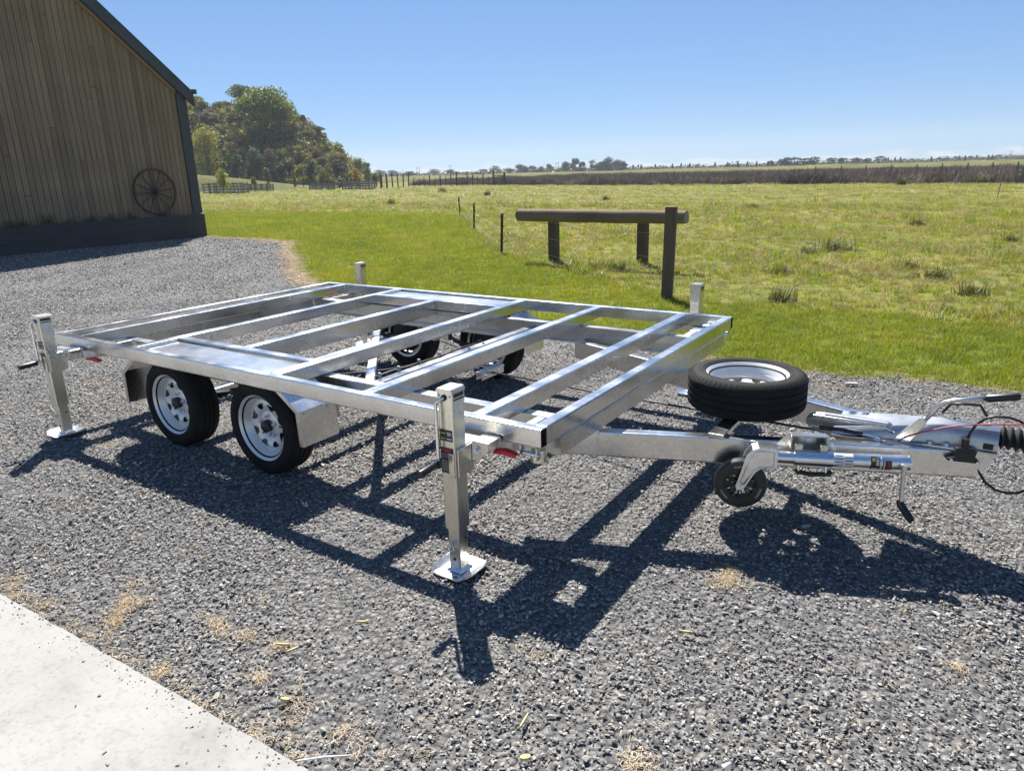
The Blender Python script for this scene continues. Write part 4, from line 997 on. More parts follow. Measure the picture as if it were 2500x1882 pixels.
while y > Y0B + .3:
    ya, yb_ = y - bw + .015, y
    za, zb = roof_z(ya) - .36, roof_z(yb_) - .36
    if ya < RIDGE_Y < yb_: za = zb = roof_z(RIDGE_Y) - .42
    segs = []; z0 = .50
    lim = min(za, zb)
    if random.random() < .55 and lim > 1.9:
        cut = random.uniform(1.2, lim - .4); segs = [(z0, cut - .006, None), (cut + .006, None, 1)]
    else: segs = [(z0, None, 1)]
    for s0, s1, top in segs:
        d = random.uniform(0, .006); x0, x1 = WX - .028, WX - .006 + d
        cy = (ya + yb_) / 2
        mb = MB()
        tl, tr = (za, zb) if top else (s1, s1)
        mb.loft([[(x, ya - cy, s0), (x, yb_ - cy, s0), (x, yb_ - cy, tr), (x, ya - cy, tl)] for x in (x0, x1)])
        part(mb, 'board', M_BOARD, wall, (0, cy, 0))
    y -= bw; k += 1
# verge: barge board, timber trim and roof sheets
def sloped(mb, ya, yb_, drop0, drop1, x0, x1):
    mb.loft([[(x, ya, roof_z(ya) - drop0), (x, yb_, roof_z(yb_) - drop0), (x, yb_, roof_z(yb_) - drop1), (x, ya, roof_z(ya) - drop1)] for x in (x0, x1)])
for (ya, yb_) in ((RIDGE_Y, 10.98), (2 * RIDGE_Y - 10.98, RIDGE_Y)):
    rz = lambda q: EAVE_Z + (EAVE_Y - (q if q >= RIDGE_Y else 2 * RIDGE_Y - q)) * SL
    roof_z = rz
    mb = MB(); sloped(mb, ya, yb_, -.08, -.03, -30.4, WX + .16); rf = bpart(mb, 'roof', M_ROOF)
    mb = MB(); sloped(mb, ya, yb_, -.03, .30, WX + .06, WX + .15); bpart(mb, 'barge_board', M_BARGE)
    a, b_ = (ya, 10.49) if ya >= RIDGE_Y else (2 * RIDGE_Y - 10.49, yb_)
    mb = MB(); sloped(mb, a, b_, .302, .40, WX + .004, WX + .06); bpart(mb, 'barge_trim', M_TRIMWOOD)
mb = MB(); mb.box(-30.4, WX + .17, 10.965, 11.09, EAVE_Z - .14, EAVE_Z - .02); bpart(mb, 'gutter', M_BARGE)
for ya, yb_ in ((10.505, 10.79), (Y0B - .01, Y0B + .29)):
    mb = MB(); mb.box(WX - .03, WX + .05, ya, yb_, 0.0, roof_z((ya + yb_) / 2) - .25); bpart(mb, 'corner_flashing', M_BARGE)
planter = thing('planter_bed', 'low dark timber planter running along the foot of the barn wall', 'planter', (BARN_X, RIDGE_Y, 0))
for q in range(4):
    mb = MB(); d = .004 * (q % 2); mb.box(BARN_X - .05, BARN_X + d, Y0B - .5, 10.64, q * .163 + .003, (q + 1) * .163); part(mb, 'plank', M_PLINTH, planter, (-BARN_X, -RIDGE_Y, 0), bevel=.004)
mb = MB(); mb.box(WX - .02, BARN_X - .05, 10.58, 10.637, .003, .652); part(mb, 'end_plank', M_PLINTH, planter, (-BARN_X, -RIDGE_Y, 0))
mb = MB(); mb.box(WX - .0, BARN_X - .052, Y0B - .4, 10.579, .3, .60); part(mb, 'soil', M_SOIL, planter, (-BARN_X, -RIDGE_Y, 0))
mb = MB(); mb.box(BARN_X - .06, BARN_X + .01, 10.56, 10.66, .653, .668); part(mb, 'cap', M_WHITE, planter, (-BARN_X, -RIDGE_Y, 0))
# grasses in the planter
M_FLAX = leaf_mat('planter_leaf', (0.020, 0.035, 0.012), (0.045, 0.065, 0.02), (0.09, 0.10, 0.035), 0.2, 1.0, 0.5)
def clump_mesh(nb, h, w, lean, m, spread=.05):
    mb = MB()
    for k in range(nb):
        la = random.uniform(0, 6.283); l = random.uniform(.15, 1) * lean; hh = h * random.uniform(.55, 1.1); bx, by = random.gauss(0, spread), random.gauss(0, spread)
        px, py = -math.sin(la), math.cos(la); vs = []
        for q in range(4):
            t = q / 3; ww = w * (1 - .85 * t) / 2; off = hh * l * t * t; z = hh * t * (1 - .4 * l * t)
            vs += [(bx + math.cos(la) * off - px * ww, by + math.sin(la) * off - py * ww, z), (bx + math.cos(la) * off + px * ww, by + math.sin(la) * off + py * ww, z)]
        mb.add(vs, [(2 * q, 2 * q + 1, 2 * q + 3, 2 * q + 2) for q in range(3)])
    return mb.mesh('leaves', m)
names_px = [(40, 'leftmost dark grass plant in the planter against the barn'), (135, 'second dark grass plant from the left in the barn planter'), (285, 'largest dark grass plant in the barn planter'), (410, 'low dark grass plant right of the largest one in the barn planter'), (545, 'dark grass plant in the middle of the barn planter'), (660, 'wide dark grass plant left of the wagon wheel'), (790, 'dark grass plant touching the left edge of the wagon wheel'), (985, 'dark grass plant in front of the wagon wheel')]
for k, (zx, lab) in enumerate(names_px):
    c = at_x(zx / 2.449, 1300 / 2.449, BARN_X - .17); h = (.30, .26, .44, .22, .28, .32, .34, .26)[k]
    o = link('planter_plant', clump_mesh(70, h, .012, .9, M_FLAX, .08), None, (BARN_X - .17, c[1], .595)); tag(o, lab, 'plant', 'grasses in the barn planter')
# wagon wheel leaning on the boards
M_IRON = simple('rusty_iron', (0.045, 0.032, 0.026), 0.7, 0.5, 0.3, 12)
M_OLDWOOD = simple('old_wheel_wood', (0.075, 0.050, 0.038), 0.75, 0, 0.25, 14)
wc = at_x(378.5, 468.5, WX + .10)
ww_ = thing('wagon_wheel', 'old iron rimmed wagon wheel leaning against the barn wall', 'wheel', (WX + .10, wc[1], wc[2]))
RW = .605
mb = MB(); mb.lathe([(RW, -.028), (RW + .012, -.028), (RW + .012, .028), (RW, .028)], 64, Matrix.Rotation(R(90), 4, 'Y'), 0, True); part(mb, 'iron_tyre', M_IRON, ww_, smooth=True, auto=40)
mb = MB(); mb.lathe([(RW - .03, -.02), (RW - .001, -.022), (RW - .001, .022), (RW - .03, .02)], 64, Matrix.Rotation(R(90), 4, 'Y'), 0, True); part(mb, 'felloe', M_OLDWOOD, ww_, smooth=True, auto=40)
mb = MB(); mb.lathe([(0, -.07), (.05, -.07), (.085, -.03), (.095, 0), (.085, .03), (.06, .07), (.045, .11), (0, .11)], 24, Matrix.Rotation(R(90), 4, 'Y')); part(mb, 'hub', M_IRON, ww_, smooth=True, auto=40)
for k in range(12):
    a = 2 * math.pi * k / 12 + .12; d = Vector((0, math.cos(a), math.sin(a)))
    mb = MB(); mb.tube([d * .08, d * .2, d * (RW - .025)], [.020, .017, .013], 8); part(mb, 'spoke', M_OLDWOOD, ww_, smooth=True, auto=50)

# ================================================================== rail, posts, wires
M_POSTWOOD = wood_mat('weathered_post', [(0.0, (0.094, 0.065, 0.044)), (1.0, (0.150, 0.104, 0.074))], (30, 30, 1.6), 0.85, True, 0.6)
M_LOG = wood_mat('weathered_log', [(0.0, (0.165, 0.118, 0.076)), (1.0, (0.224, 0.166, 0.105))], (1.6, 30, 30), 0.85, False, 0.7)
M_ENDGRAIN = simple('log_end', (0.30, 0.25, 0.18), 0.9, 0, 0.25, 30, 0.4)
la_, lb_ = at_z(1266, 526, .82), at_z(1676, 531.5, .82)
r1, r2 = at_z(1352.5, 634), at_z(1568, 642)
rail = thing('hitching_rail', 'thick weathered log rail on two squat timber posts in the paddock', 'rail', r1)
r1v = Vector(r1)
mb = MB(); LA, LB = Vector((la_[0], la_[1], .82)) - r1v, Vector((lb_[0], lb_[1], .82)) - r1v
pts = [LA + (LB - LA) * t for t in np.linspace(0, 1, 9)]
mb.tube([p + Vector((0, 0, random.uniform(-.006, .006))) for p in pts], [.108, .112, .110, .112, .108, .109, .107, .106, .102], 18); part(mb, 'log', M_LOG, rail, smooth=True, auto=50)
ax_ = (LB - LA).normalized()
mb = MB(); mb.tube([LB + ax_ * .0005, LB + ax_ * .003], .099, 18); part(mb, 'log_end', M_ENDGRAIN, rail)
ang = math.atan2((LB - LA).y, (LB - LA).x)
for q in (r1, r2):
    p = Vector(q) - r1v
    mb = MB(); mb.loft([[(a * .085, b * .07, z) for a, b in ((-1, -1), (1, -1), (1, 1), (-1, 1))] for z in (-.1, .735)]); part(mb, 'post', M_POSTWOOD, rail, p, (0, 0, ang), bevel=.008)
PB = at_z(1628, 727)
strainer = MB(); strainer.loft([[(a * .068 * s_, b * .05 * s_, z) for a, b in ((-1, -1), (1, -1), (1, 1), (-1, 1))] for z, s_ in ((-.1, 1), (1.13, 1.03))])
o = part(strainer, 'fence_post', M_POSTWOOD, None, PB, (R(0.4), R(0.9), .22), bevel=.006); tag(o, 'tall dark square timber fence post at the lawn corner', 'post')
M_STD = simple('black_fence_standard', (0.015, 0.015, 0.016), 0.5, 0.2, 0.2, 20)
STD = [(at_z(1224.6, 619.5), .80, 'nearest thin black fence standard beside the lawn'), (at_z(1157.2, 560.2), .75, 'middle one of the three thin black fence standards beside the lawn'), (at_z(1122.8, 526), .70, 'farthest of the three thin black fence standards beside the lawn')]
fdir = math.atan2(STD[1][0][1] - STD[0][0][1], STD[1][0][0] - STD[0][0][0])
INS = (.77, .53, .21)
for q, h, lab in STD:
    t = thing('fence_standard', lab, 'fence post', q, fdir, 'thin black electric fence standards')
    mb = MB(); mb.box(-.006, .006, -.025, .025, -.1, h); mb.box(-.025, .0, -.006, .006, -.1, h - .01); part(mb, 'stake', M_STD, t, None, (R(random.uniform(-3, 3)), R(-3), 0))
    for z in INS:
        mb = MB(); mb.tube([(0, -.02, z * h / .8), (0, -.055, z * h / .8), (0, -.06, z * h / .8 + .02)], .011, 8); part(mb, 'insulator', M_STD, t)
M_WIRE = simple('fence_wire', (0.55, 0.55, 0.53), 0.4, 0.7, 0.05, 10)
WR = at_z(2500, 801); wdir = (WR - PB); WEND = PB + wdir * 1.9
for z0, h3, lab in ((.79, .77, 'top strand of bright wire along the lawn fence'), (.48, .53, 'middle strand of bright wire along the lawn fence'), (.245, .21, 'lowest strand of bright wire along the lawn fence')):
    pts = []
    chain = [(STD[2][0], h3 * .7 / .8), (STD[1][0], h3 * .75 / .8), (STD[0][0], h3), (PB, z0), (WEND, z0 - .01)]
    for (a, za), (b, zb) in zip(chain[:-1], chain[1:]):
        for t in np.linspace(0, 1, 9)[:-1]: pts.append((a[0] + (b[0] - a[0]) * t, a[1] + (b[1] - a[1]) * t, za + (zb - za) * t - .05 * math.sin(math.pi * t) * .6))
    pts.append((WEND[0], WEND[1], z0 - .01)); pts = [(x, y - .03, z) for x, y, z in pts]
    mb = MB(); mb.tube(pts, .0017, 4); tag(part(mb, 'fence_wire', M_WIRE, None), lab, 'wire', 'wires of the lawn fence')
o = MB(); o.loft([[(a * .05, b * .05, z) for a, b in ((-1, -1), (1, -1), (1, 1), (-1, 1))] for z in (-.1, 1.0)])
q = at_z(2435, 483)
t = thing('paddock_stake', 'lone thin dark stake with two pale pegs at the far right of the paddock', 'stake', q)
mb = MB(); mb.box(-.012, .012, -.012, .012, -.1, .60); part(mb, 'stake', M_STD, t, None, (0, R(4), 0))
for z in (.56, .28):
    mb = MB(); mb.tube([(0, 0, z), (.16 * RIGHT[0], .16 * RIGHT[1], z)], .010, 6); part(mb, 'peg', M_WHITE, t)

# ================================================================== tussocks in the paddock
M_TUSS = leaf_mat('tussock_blade', (0.040, 0.056, 0.011), (0.096, 0.112, 0.024), (0.208, 0.184, 0.072), 0.35, 2.0, 0.5)
M_TUSSD = leaf_mat('tussock_dark', (0.03, 0.028, 0.016), (0.07, 0.06, 0.035), (0.14, 0.11, 0.06), 0.2, 2.0, 0.6)
tus = [(2040, 612, .36, .30, 'largest dark clump of rank grass in the paddock'), (1975, 620, .2, .16, 'small dark grass clump left of the largest clump'), (1905, 735, .27, .17, 'bright rank grass clump near the fence, lower middle of the paddock'), (2210, 655, .22, .18, 'dark grass clump right of the largest clump, between two wires'), (2285, 680, .24, .2, 'grass clump farthest right between the wires'), (1905, 668, .2, .15, 'small brown grass clump above the bright rank clump'), (2370, 720, .2, .16, 'low grass clump right of the fence wires'), (1838, 510, .3, .2, 'dark flat clump in the middle distance of the paddock'),
       (1080, 470, .7, .3, 'brown mound left of the paddock standards'), (955, 500, .5, .22, 'small dark mound at the left of the paddock'), (1190, 478, .5, .22, 'tuft right of the brown mound in the far paddock'), (2395, 448, .8, .3, 'green tuft near the rushes at far right'), (2200, 452, .8, .25, 'tuft in front of the rushes'), (2470, 590, .2, .15, 'tuft at the right edge of the paddock'), (1480, 490, .4, .18, 'low brown tuft behind the log rail'), (2240, 552, .3, .18, 'green tuft above the largest clump to the right')]
for px, py, h, r_, lab in tus:
    g_ = at_z(px, py, -.02)
    t = thing('grass_tussock', lab, 'tussock', g_, random.uniform(0, 6), 'rank grass tussocks in the paddock')
    link('blades', clump_mesh(90, h, .012 + .0004 * np.linalg.norm(g_), 1.0, M_TUSS, r_ * .5), t)
    link('dead_blades', clump_mesh(60, h * .5, .014 + .0004 * np.linalg.norm(g_), 1.4, M_TUSSD, r_ * .6), t)

# ================================================================== rushes, embankment
FRONT = [(-78, 86.0), (-65, 79.6), (-43.7, 70.7), (-30.7, 65.2), (-10.6, 60.6), (2.8, 56.3), (40, 44)]
P = []
n = 15000
x = rng.uniform(-72, 38, n); depth = rng.random(n) ** 1.5 * 52
y = lerp_line(x, FRONT) + depth + rng.normal(0, .8, n)
P = np.stack([x, y, np.full(n, -.02)], 1)
rush_t = [tuft(34, .30, .45, 1.0, .035, .55, M_RUSH, 2, .4) for k in range(4)]
S = rng.uniform(.7, 1.25, n) * (1 + .25 * np.sin(x * .7) * np.sin(y * .5))
stuff('rushes', P, np.stack([np.zeros(n), np.zeros(n), rng.uniform(0, 6.283, n)], 1), np.stack([S * 1.6, S * 1.6, S * .82], 1), rng.integers(0, 4, n), rush_t, 'dark brown band of rushes across the far side of the paddock', 'rushes')
M_BANK = ground_mat('bank_grass', [(0.3, (0.077, 0.082, 0.020)), (0.5, (0.128, 0.125, 0.034)), (0.7, (0.173, 0.157, 0.058))], 0.25, bscale=3.0, bstr=0.8, bdist=0.15)
mb = MB(); rows = []
for i, X in enumerate(np.linspace(-70, 260, 67)):
    row = []
    base = np.array([CAMX, CAMY]); Yc = 172 - .28 * X
    Yc = max(Yc, 92)
    for dy, z in ((-16, -.03), (-10, .35), (-5, .95), (0, 1.12), (6, 1.1), (12, .3), (18, -.03)):
        row.append(cf(X, Yc + dy, z * (1 + .06 * math.sin(X * .21)) ))
    rows.append(row)
mb.loft(rows, caps=False, closed=False)
tag(part(mb, 'embankment', M_BANK, smooth=True), kind='structure')

# ================================================================== hill
def sstep(a, b, x): t = np.clip((x - a) / (b - a), 0, 1); return t * t * (3 - 2 * t)
HXS = [(x_ * .917, z_) for x_, z_ in [(-140, 13.5), (-75, 13.8), (-62, 13.6), (-52, 13.2), (-49, 13.4), (-46, 13.3), (-42, 12.0), (-38, 9.6), (-34, 5.8), (-30.5, 2.5), (-28, .6), (-26, -.1), (-20, -.3)]]
def hill_h(X, Y):
    Xe = X if Y < 138 else X * 138 / Y + (X * 0)
    base = np.interp(Xe, [p[0] for p in HXS], [p[1] for p in HXS])
    f = sstep(112, 141, Y + 2.5 * math.sin(X * .17)) * (1 - sstep(190, 235, Y))
    n_ = .5 * math.sin(X * .42 + 1.1 * math.sin(Y * .2)) + .4 * math.sin(Y * .37 + X * .2)
    return base * f + n_ * f * .6 - .05
M_HILL = ground_mat('hill_grass', [(0.3, (0.056, 0.068, 0.018)), (0.45, (0.120, 0.112, 0.036)), (0.58, (0.168, 0.132, 0.060)), (0.72, (0.160, 0.152, 0.040))], 0.12, bscale=1.6, bstr=1.0, bdist=0.5)
gx = np.linspace(-140, -18, 90); gy = np.linspace(104, 240, 70); vs = []; fs = []
for X in gx:
    for Y in gy: vs.append(cf(X, Y, hill_h(X, Y)))
m_ = len(gy)
for i in range(len(gx) - 1):
    for k in range(m_ - 1): a = i * m_ + k; fs.append((a, a + m_, a + m_ + 1, a + 1))
mb = MB(); mb.add(vs, fs); tag(part(mb, 'hill', M_HILL, smooth=True), kind='structure')
# grassy bank at its foot, with the track
mb = MB(); rows = []
for X in np.linspace(-52, -24, 29):
    Yc = 101 + .18 * (X + 52); hh = 2.2 * (1 - sstep(-46, -25, X)) + .25
    rows.append([cf(X, Yc + dy, hh * z + (-.03)) for dy, z in ((-4, 0), (-2, .6), (0, 1), (2.5, .95), (6, .5), (10, 0))])
mb.loft(rows, caps=False, closed=False); tag(part(mb, 'grassy_bank', M_BANK, smooth=True), kind='structure')

# ================================================================== trees
M_BARK = simple('bark', (0.11, 0.085, 0.065), 0.9, 0, 0.3, 6, 0.5)
M_BARKP = simple('pale_bark', (0.30, 0.26, 0.22), 0.85, 0, 0.2, 6, 0.4)
LM = {
 'green': leaf_mat('foliage_green', (0.048, 0.079, 0.019), (0.119, 0.165, 0.035), (0.255, 0.274, 0.063), 0.3, .5),
 'yellow': leaf_mat('foliage_yellow_green', (0.081, 0.101, 0.019), (0.203, 0.216, 0.041), (0.405, 0.378, 0.081), 0.35, .6),
 'gum': leaf_mat('foliage_gum', (0.072, 0.102, 0.049), (0.165, 0.200, 0.092), (0.312, 0.336, 0.162), 0.25, .6),
 'brown': leaf_mat('foliage_brown', (0.072, 0.061, 0.036), (0.177, 0.144, 0.086), (0.332, 0.266, 0.162), 0.2, .6, .6, (1.2, 1.0, .6)),
 'olive': leaf_mat('foliage_olive', (0.066, 0.074, 0.024), (0.155, 0.159, 0.053), (0.312, 0.285, 0.102), 0.25, .6),
 'dark': leaf_mat('foliage_dark', (0.021, 0.035, 0.017), (0.050, 0.073, 0.031), (0.116, 0.139, 0.052), 0.2, .3),
 'pine': leaf_mat('foliage_pine', (0.013, 0.024, 0.015), (0.029, 0.046, 0.026), (0.055, 0.077, 0.040), 0.12, .3),
 'autumn': leaf_mat('foliage_autumn', (0.128, 0.088, 0.016), (0.256, 0.176, 0.024), (0.360, 0.272, 0.048), 0.35, 1.0),
 'pale': leaf_mat('foliage_pale', (0.096, 0.104, 0.056), (0.192, 0.200, 0.112), (0.336, 0.336, 0.240), 0.3, 1.0),
}
def crown_mesh(blobs, nleaf, leaf, m, flat=0.0):
    """blobs: (x, y, z, rx, ry, rz); leaves sit in the outer half of every blob"""
    vol = [b[3] * b[4] * b[5] for b in blobs]; tv = sum(v ** .67 for v in vol); C, D = [], []
    for b, v in zip(blobs, vol):
        n = max(8, int(nleaf * v ** .67 / tv))
        d = rng.normal(size=(n, 3)); d /= np.linalg.norm(d, axis=1)[:, None]
        C.append(d * (rng.random(n) ** .45)[:, None] * np.array(b[3:6]) + np.array(b[:3])); D.append(d)
    c = np.concatenate(C); d = np.concatenate(D); n = len(c)
    nrm = d * .6 + rng.normal(size=(n, 3)) * .6; nrm /= np.linalg.norm(nrm, axis=1)[:, None]
    t = np.cross(nrm, rng.normal(size=(n, 3))); t /= np.linalg.norm(t, axis=1)[:, None] + 1e-9; u = np.cross(nrm, t)
    s = (leaf * rng.uniform(.5, 1.25, n))[:, None]
    V = np.stack([c - t * s * .5, c + u * s * .32, c + t * s * .5, c - u * s * .32 + nrm * s * .12], 1).reshape(-1, 3)
    me = bpy.data.meshes.new('crown'); me.from_pydata(V.tolist(), [], np.arange(4 * n).reshape(-1, 4).tolist()); me.materials.append(m)
    return me
def blobs_for(w, h, z0, n, irregular=.5, top_heavy=.5):
    out = []
    for k in range(n):
        a = random.uniform(0, 6.283); q = random.random() ** .6; zz = random.random()
        rad = w * .5 * q * .72 * math.sin(math.pi * min(.95, .18 + .75 * zz)) ** .6
        s = random.uniform(1 - irregular, 1 + irregular) * .30
        out.append((rad * math.cos(a), rad * math.sin(a), z0 + h * (.12 + .76 * zz), w * s * .82, w * s * .82, min(w, h) * s * .66))
    return out
def tree(name, label, cat, pos, height, w, crown_frac, mat_, nleaf=900, leaf=.5, nb=14, bark=None, group=None, stems=1, rz=0, rt=None):
    t = thing(name, label, cat, pos, rz, group)
    ch = height * crown_frac; z0 = height - ch
    bl = blobs_for(w, ch, z0, nb)
    mb = MB(); rt = rt or max(.05, height * .022)
    for s in range(stems):
        ox = random.uniform(-.3, .3) * (stems > 1) * w * .3
        mb.tube([(ox * .3, 0, -.3), (ox * .6, random.uniform(-.1, .1), z0 * .5), (ox, random.uniform(-.2, .2), z0 + ch * .25), (ox * 1.2, 0, z0 + ch * .7)], [rt * 1.2, rt, rt * .75, rt * .3], 7)
    for b in bl[:7]:
        mb.tube([(0, 0, z0 * .75 + ch * .05), (b[0] * .5, b[1] * .5, (z0 + b[2]) * .5 + ch * .05), (b[0], b[1], b[2])], [rt * .55, rt * .38, rt * .15], 5)
    part(mb, 'trunk', bark or M_BARK, t)
    link('crown', crown_mesh(bl, int(nleaf * 2.6), leaf * .62, LM[mat_]), t)
    return t
def hpos(px, Y):                                     # a spot on the hill or plain seen in direction px, Y metres ahead
    q_ = at_d(px, 420, Y); X = (q_[0] - CAMX) * RIGHT[0] + (q_[1] - CAMY) * RIGHT[1]
    return cf(X, Y, max(hill_h(X, Y), -.05) if X < -20 and Y > 108 else -.05), X
def zt(zx, zy): return 450 + zx / 4.424, 180 + zy / 4.424
def hill_tree(zx, ztop, zbase_or_h, wz, Y, mat_, label, cat='tree', name='hill_tree', frac=.75, nleaf=900, leaf=.55, nb=14, bark=None, stems=1):
    px, py = zt(zx, ztop)
    p, X = hpos(px, Y)
    top = at_d(px, py, Y)
    h = max(1.2, top[2] - p[2]); w = wz / 4.424 / F_PX * Y * 1.05
    return tree(name, label, cat, (top[0], top[1], p[2]), h, w, frac, mat_, nleaf, leaf, nb, bark, 'trees and shrubs on the hill', stems)
hill_tree(850, 190, 0, 500, 132, 'green', 'largest broad green tree on the front of the hill', frac=.74, nleaf=3600, leaf=.8, nb=24)
hill_tree(600, 132, 0, 260, 150, 'gum', 'tallest gum tree rising at the top of the hill', frac=.55, nleaf=1500, leaf=.5, nb=16, bark=M_BARKP)
hill_tree(140, 245, 0, 230, 150, 'gum', 'gum tree on the ridge nearest the barn roof', frac=.6, nleaf=1300, leaf=.5, nb=15, bark=M_BARKP)
hill_tree(120, 322, 0, 200, 140, 'dark', 'round dark green tree on the ridge just right of the barn', frac=.8, nleaf=1200, leaf=.5, nb=12)
hill_tree(360, 305, 0, 170, 152, 'gum', 'smaller gum tree on the ridge between the tallest gum and the barn', frac=.65, nleaf=900, leaf=.45, nb=11, bark=M_BARKP)
hill_tree(470, 280, 0, 150, 154, 'gum', 'slender gum tree beside the tallest gum on the ridge', frac=.65, nleaf=800, leaf=.45, nb=10, bark=M_BARKP)
hill_tree(530, 365, 0, 200, 144, 'gum', 'grey green tree directly left of the largest tree', frac=.7, nleaf=1000, leaf=.45, nb=13)
hill_tree(180, 555, 0, 330, 112, 'yellow', 'big yellow green tree at the foot of the hill against the barn', frac=.85, nleaf=2200, leaf=.42, nb=24)
hill_tree(310, 640, 0, 180, 116, 'green', 'green tree behind the big yellow green tree by the barn', frac=.85, nleaf=1100, leaf=.42, nb=13)
hill_tree(250, 400, 0, 210, 134, 'brown', 'brown bushy scrub tree below the ridge gums', frac=.85, nleaf=1100, leaf=.4, nb=14)
hill_tree(545, 440, 0, 190, 136, 'brown', 'brown scrub tree left of the largest tree', frac=.85, nleaf=1000, leaf=.4, nb=13)
hill_tree(430, 480, 0, 120, 137, 'brown', 'small brown scrub between two taller brown ones', frac=.85, nleaf=600, leaf=.4, nb=9)
hill_tree(90, 430, 0, 110, 133, 'brown', 'brown scrub showing just beside the barn edge', frac=.85, nleaf=500, leaf=.4, nb=8)
hill_tree(480, 640, 0, 130, 126, 'brown', 'low brown scrub halfway down the hill', frac=.85, nleaf=600, leaf=.35, nb=10)
hill_tree(600, 620, 0, 150, 128, 'olive', 'olive shrub under the left side of the largest tree', frac=.85, nleaf=700, leaf=.38, nb=10)
hill_tree(760, 560, 0, 200, 127, 'dark', 'dark shrub below the middle of the largest tree', frac=.9, nleaf=900, leaf=.42, nb=12)
hill_tree(930, 600, 0, 200, 127, 'dark', 'dark shrub below the right side of the largest tree', frac=.9, nleaf=900, leaf=.42, nb=12)
hill_tree(720, 780, 0, 230, 118, 'dark', 'dark thicket at the foot of the hill under the largest tree', 'thicket', frac=.95, nleaf=1100, leaf=.4, nb=14)
hill_tree(920, 800, 0, 200, 117, 'brown', 'reddish brown thicket at the foot of the hill', 'thicket', frac=.95, nleaf=1000, leaf=.4, nb=12)
hill_tree(540, 850, 0, 170, 115, 'dark', 'dark thicket above the grassy bank', 'thicket', frac=.95, nleaf=800, leaf=.4, nb=12)
hill_tree(1090, 720, 0, 190, 119, 'olive', 'soft green willowy bush right of the largest tree', 'bush', frac=.92, nleaf=1200, leaf=.36, nb=13)
hill_tree(1060, 500, 0, 90, 138, 'gum', 'small shrub on the skyline right of the largest tree', 'shrub', 'hill_shrub', 1.0, 350, .4, 7)
hill_tree(1140, 478, 0, 95, 140, 'brown', 'bare spiky shrub on the hill skyline', 'shrub', 'hill_shrub', 1.0, 260, .35, 7)
hill_tree(1275, 515, 0, 95, 140, 'dark', 'lone dark bushy shrub on the hill skyline', 'shrub', 'hill_shrub', 1.0, 350, .38, 7)
hill_tree(1450, 632, 0, 180, 138, 'green', 'long green shrub on the descending skyline', 'shrub', 'hill_shrub', 1.0, 700, .38, 10)
hill_tree(1520, 700, 0, 90, 138, 'green', 'small green shrub below the long one on the skyline', 'shrub', 'hill_shrub', 1.0, 350, .38, 7)
for zx, zy, wz, Y, m_, lab in ((1230, 770, 140, 124, 'olive', 'olive shrub on the middle of the right slope'), (1330, 830, 150, 120, 'olive', 'wide olive shrub low on the right slope'), (1420, 780, 130, 127, 'brown', 'brown shrub high on the right slope'), (1480, 880, 160, 120, 'olive', 'olive bush above the sheep yard rails'), (1590, 815, 150, 128, 'olive', 'rounded olive shrub near the end of the skyline'), (1680, 840, 130, 128, 'olive', 'last olive shrub where the skyline drops'), (1640, 930, 150, 121, 'brown', 'brown bush at the foot of the right slope'), (1230, 960, 110, 117, 'yellow', 'yellow green bush at the foot of the right slope'), (1720, 960, 110, 122, 'brown', 'brown bush at the right end of the hill'), (1360, 940, 110, 116, 'dark', 'dark bush low on the right slope'), (1180, 640, 150, 134, 'brown', 'dry scrub on the upper right slope'), (1330, 690, 140, 134, 'brown', 'dry scrub below the lone skyline shrub'), (1030, 960, 120, 115, 'dark', 'dark bush at the foot of the hill left of the willowy bush'),
                              (1540, 980, 110, 115, 'olive', 'small olive bush behind the sheep yard rails'), (400, 760, 90, 120, 'yellow', 'yellow green grass bush on the open slope'), (620, 740, 90, 122, 'yellow', 'small yellow green bush on the open slope')):
    hill_tree(zx, zy, 0, wz, Y, m_, lab, 'shrub', 'hill_shrub', .93, 620, .36, 10)
hill_tree(1850, 895, 0, 170, 124, 'gum', 'gum tree with hanging foliage at the right end of the hill', frac=.8, nleaf=900, leaf=.4, nb=14, bark=M_BARKP)
hill_tree(1960, 955, 0, 110, 126, 'gum', 'smaller gum tree right of the hanging gum', frac=.85, nleaf=600, leaf=.4, nb=10, bark=M_BARKP)
hill_tree(2060, 1065, 0, 110, 118, 'green', 'low green bush past the end of the hill', 'bush', frac=.95, nleaf=420, leaf=.35, nb=8)
# undergrowth that nobody could count on the hill side
P = []; I = []
for k in range(9000):
    X = rng.uniform(-90, -25); Y = rng.uniform(110, 152); h_ = hill_h(X, Y)
    if h_ < .25: continue
    open_ = math.sin(X * .23 + 1.0) * math.sin(Y * .21 + X * .05) + .35 * math.sin(X * .9) 
    if open_ > .5 and rng.random() < .9: continue
    if Y > 126 and X > -47 and rng.random() < .72: continue
    q = cf(X, Y, h_ - .15); P.append(q); I.append(rng.choice([0, 1, 2, 3], p=[.34, .34, .22, .10]))
P = np.array(P); n = len(P)
under = [proto('bush', crown_mesh([(0, 0, .55, .75, .75, .6), (.5, .2, .35, .55, .55, .4), (-.5, -.2, .3, .55, .55, .35), (.1, -.4, .9, .4, .4, .4)], 90, .3, LM[c_])) for c_ in ('brown', 'olive', 'dark', 'yellow')]
S = rng.uniform(.5, 1.5, n)
stuff('hill_undergrowth', P, np.stack([np.zeros(n), np.zeros(n), rng.uniform(0, 6.283, n)], 1), np.stack([S, S, S * rng.uniform(.7, 1.3, n)], 1), I, under, 'tangled brown and green undergrowth covering the hill side', 'undergrowth')
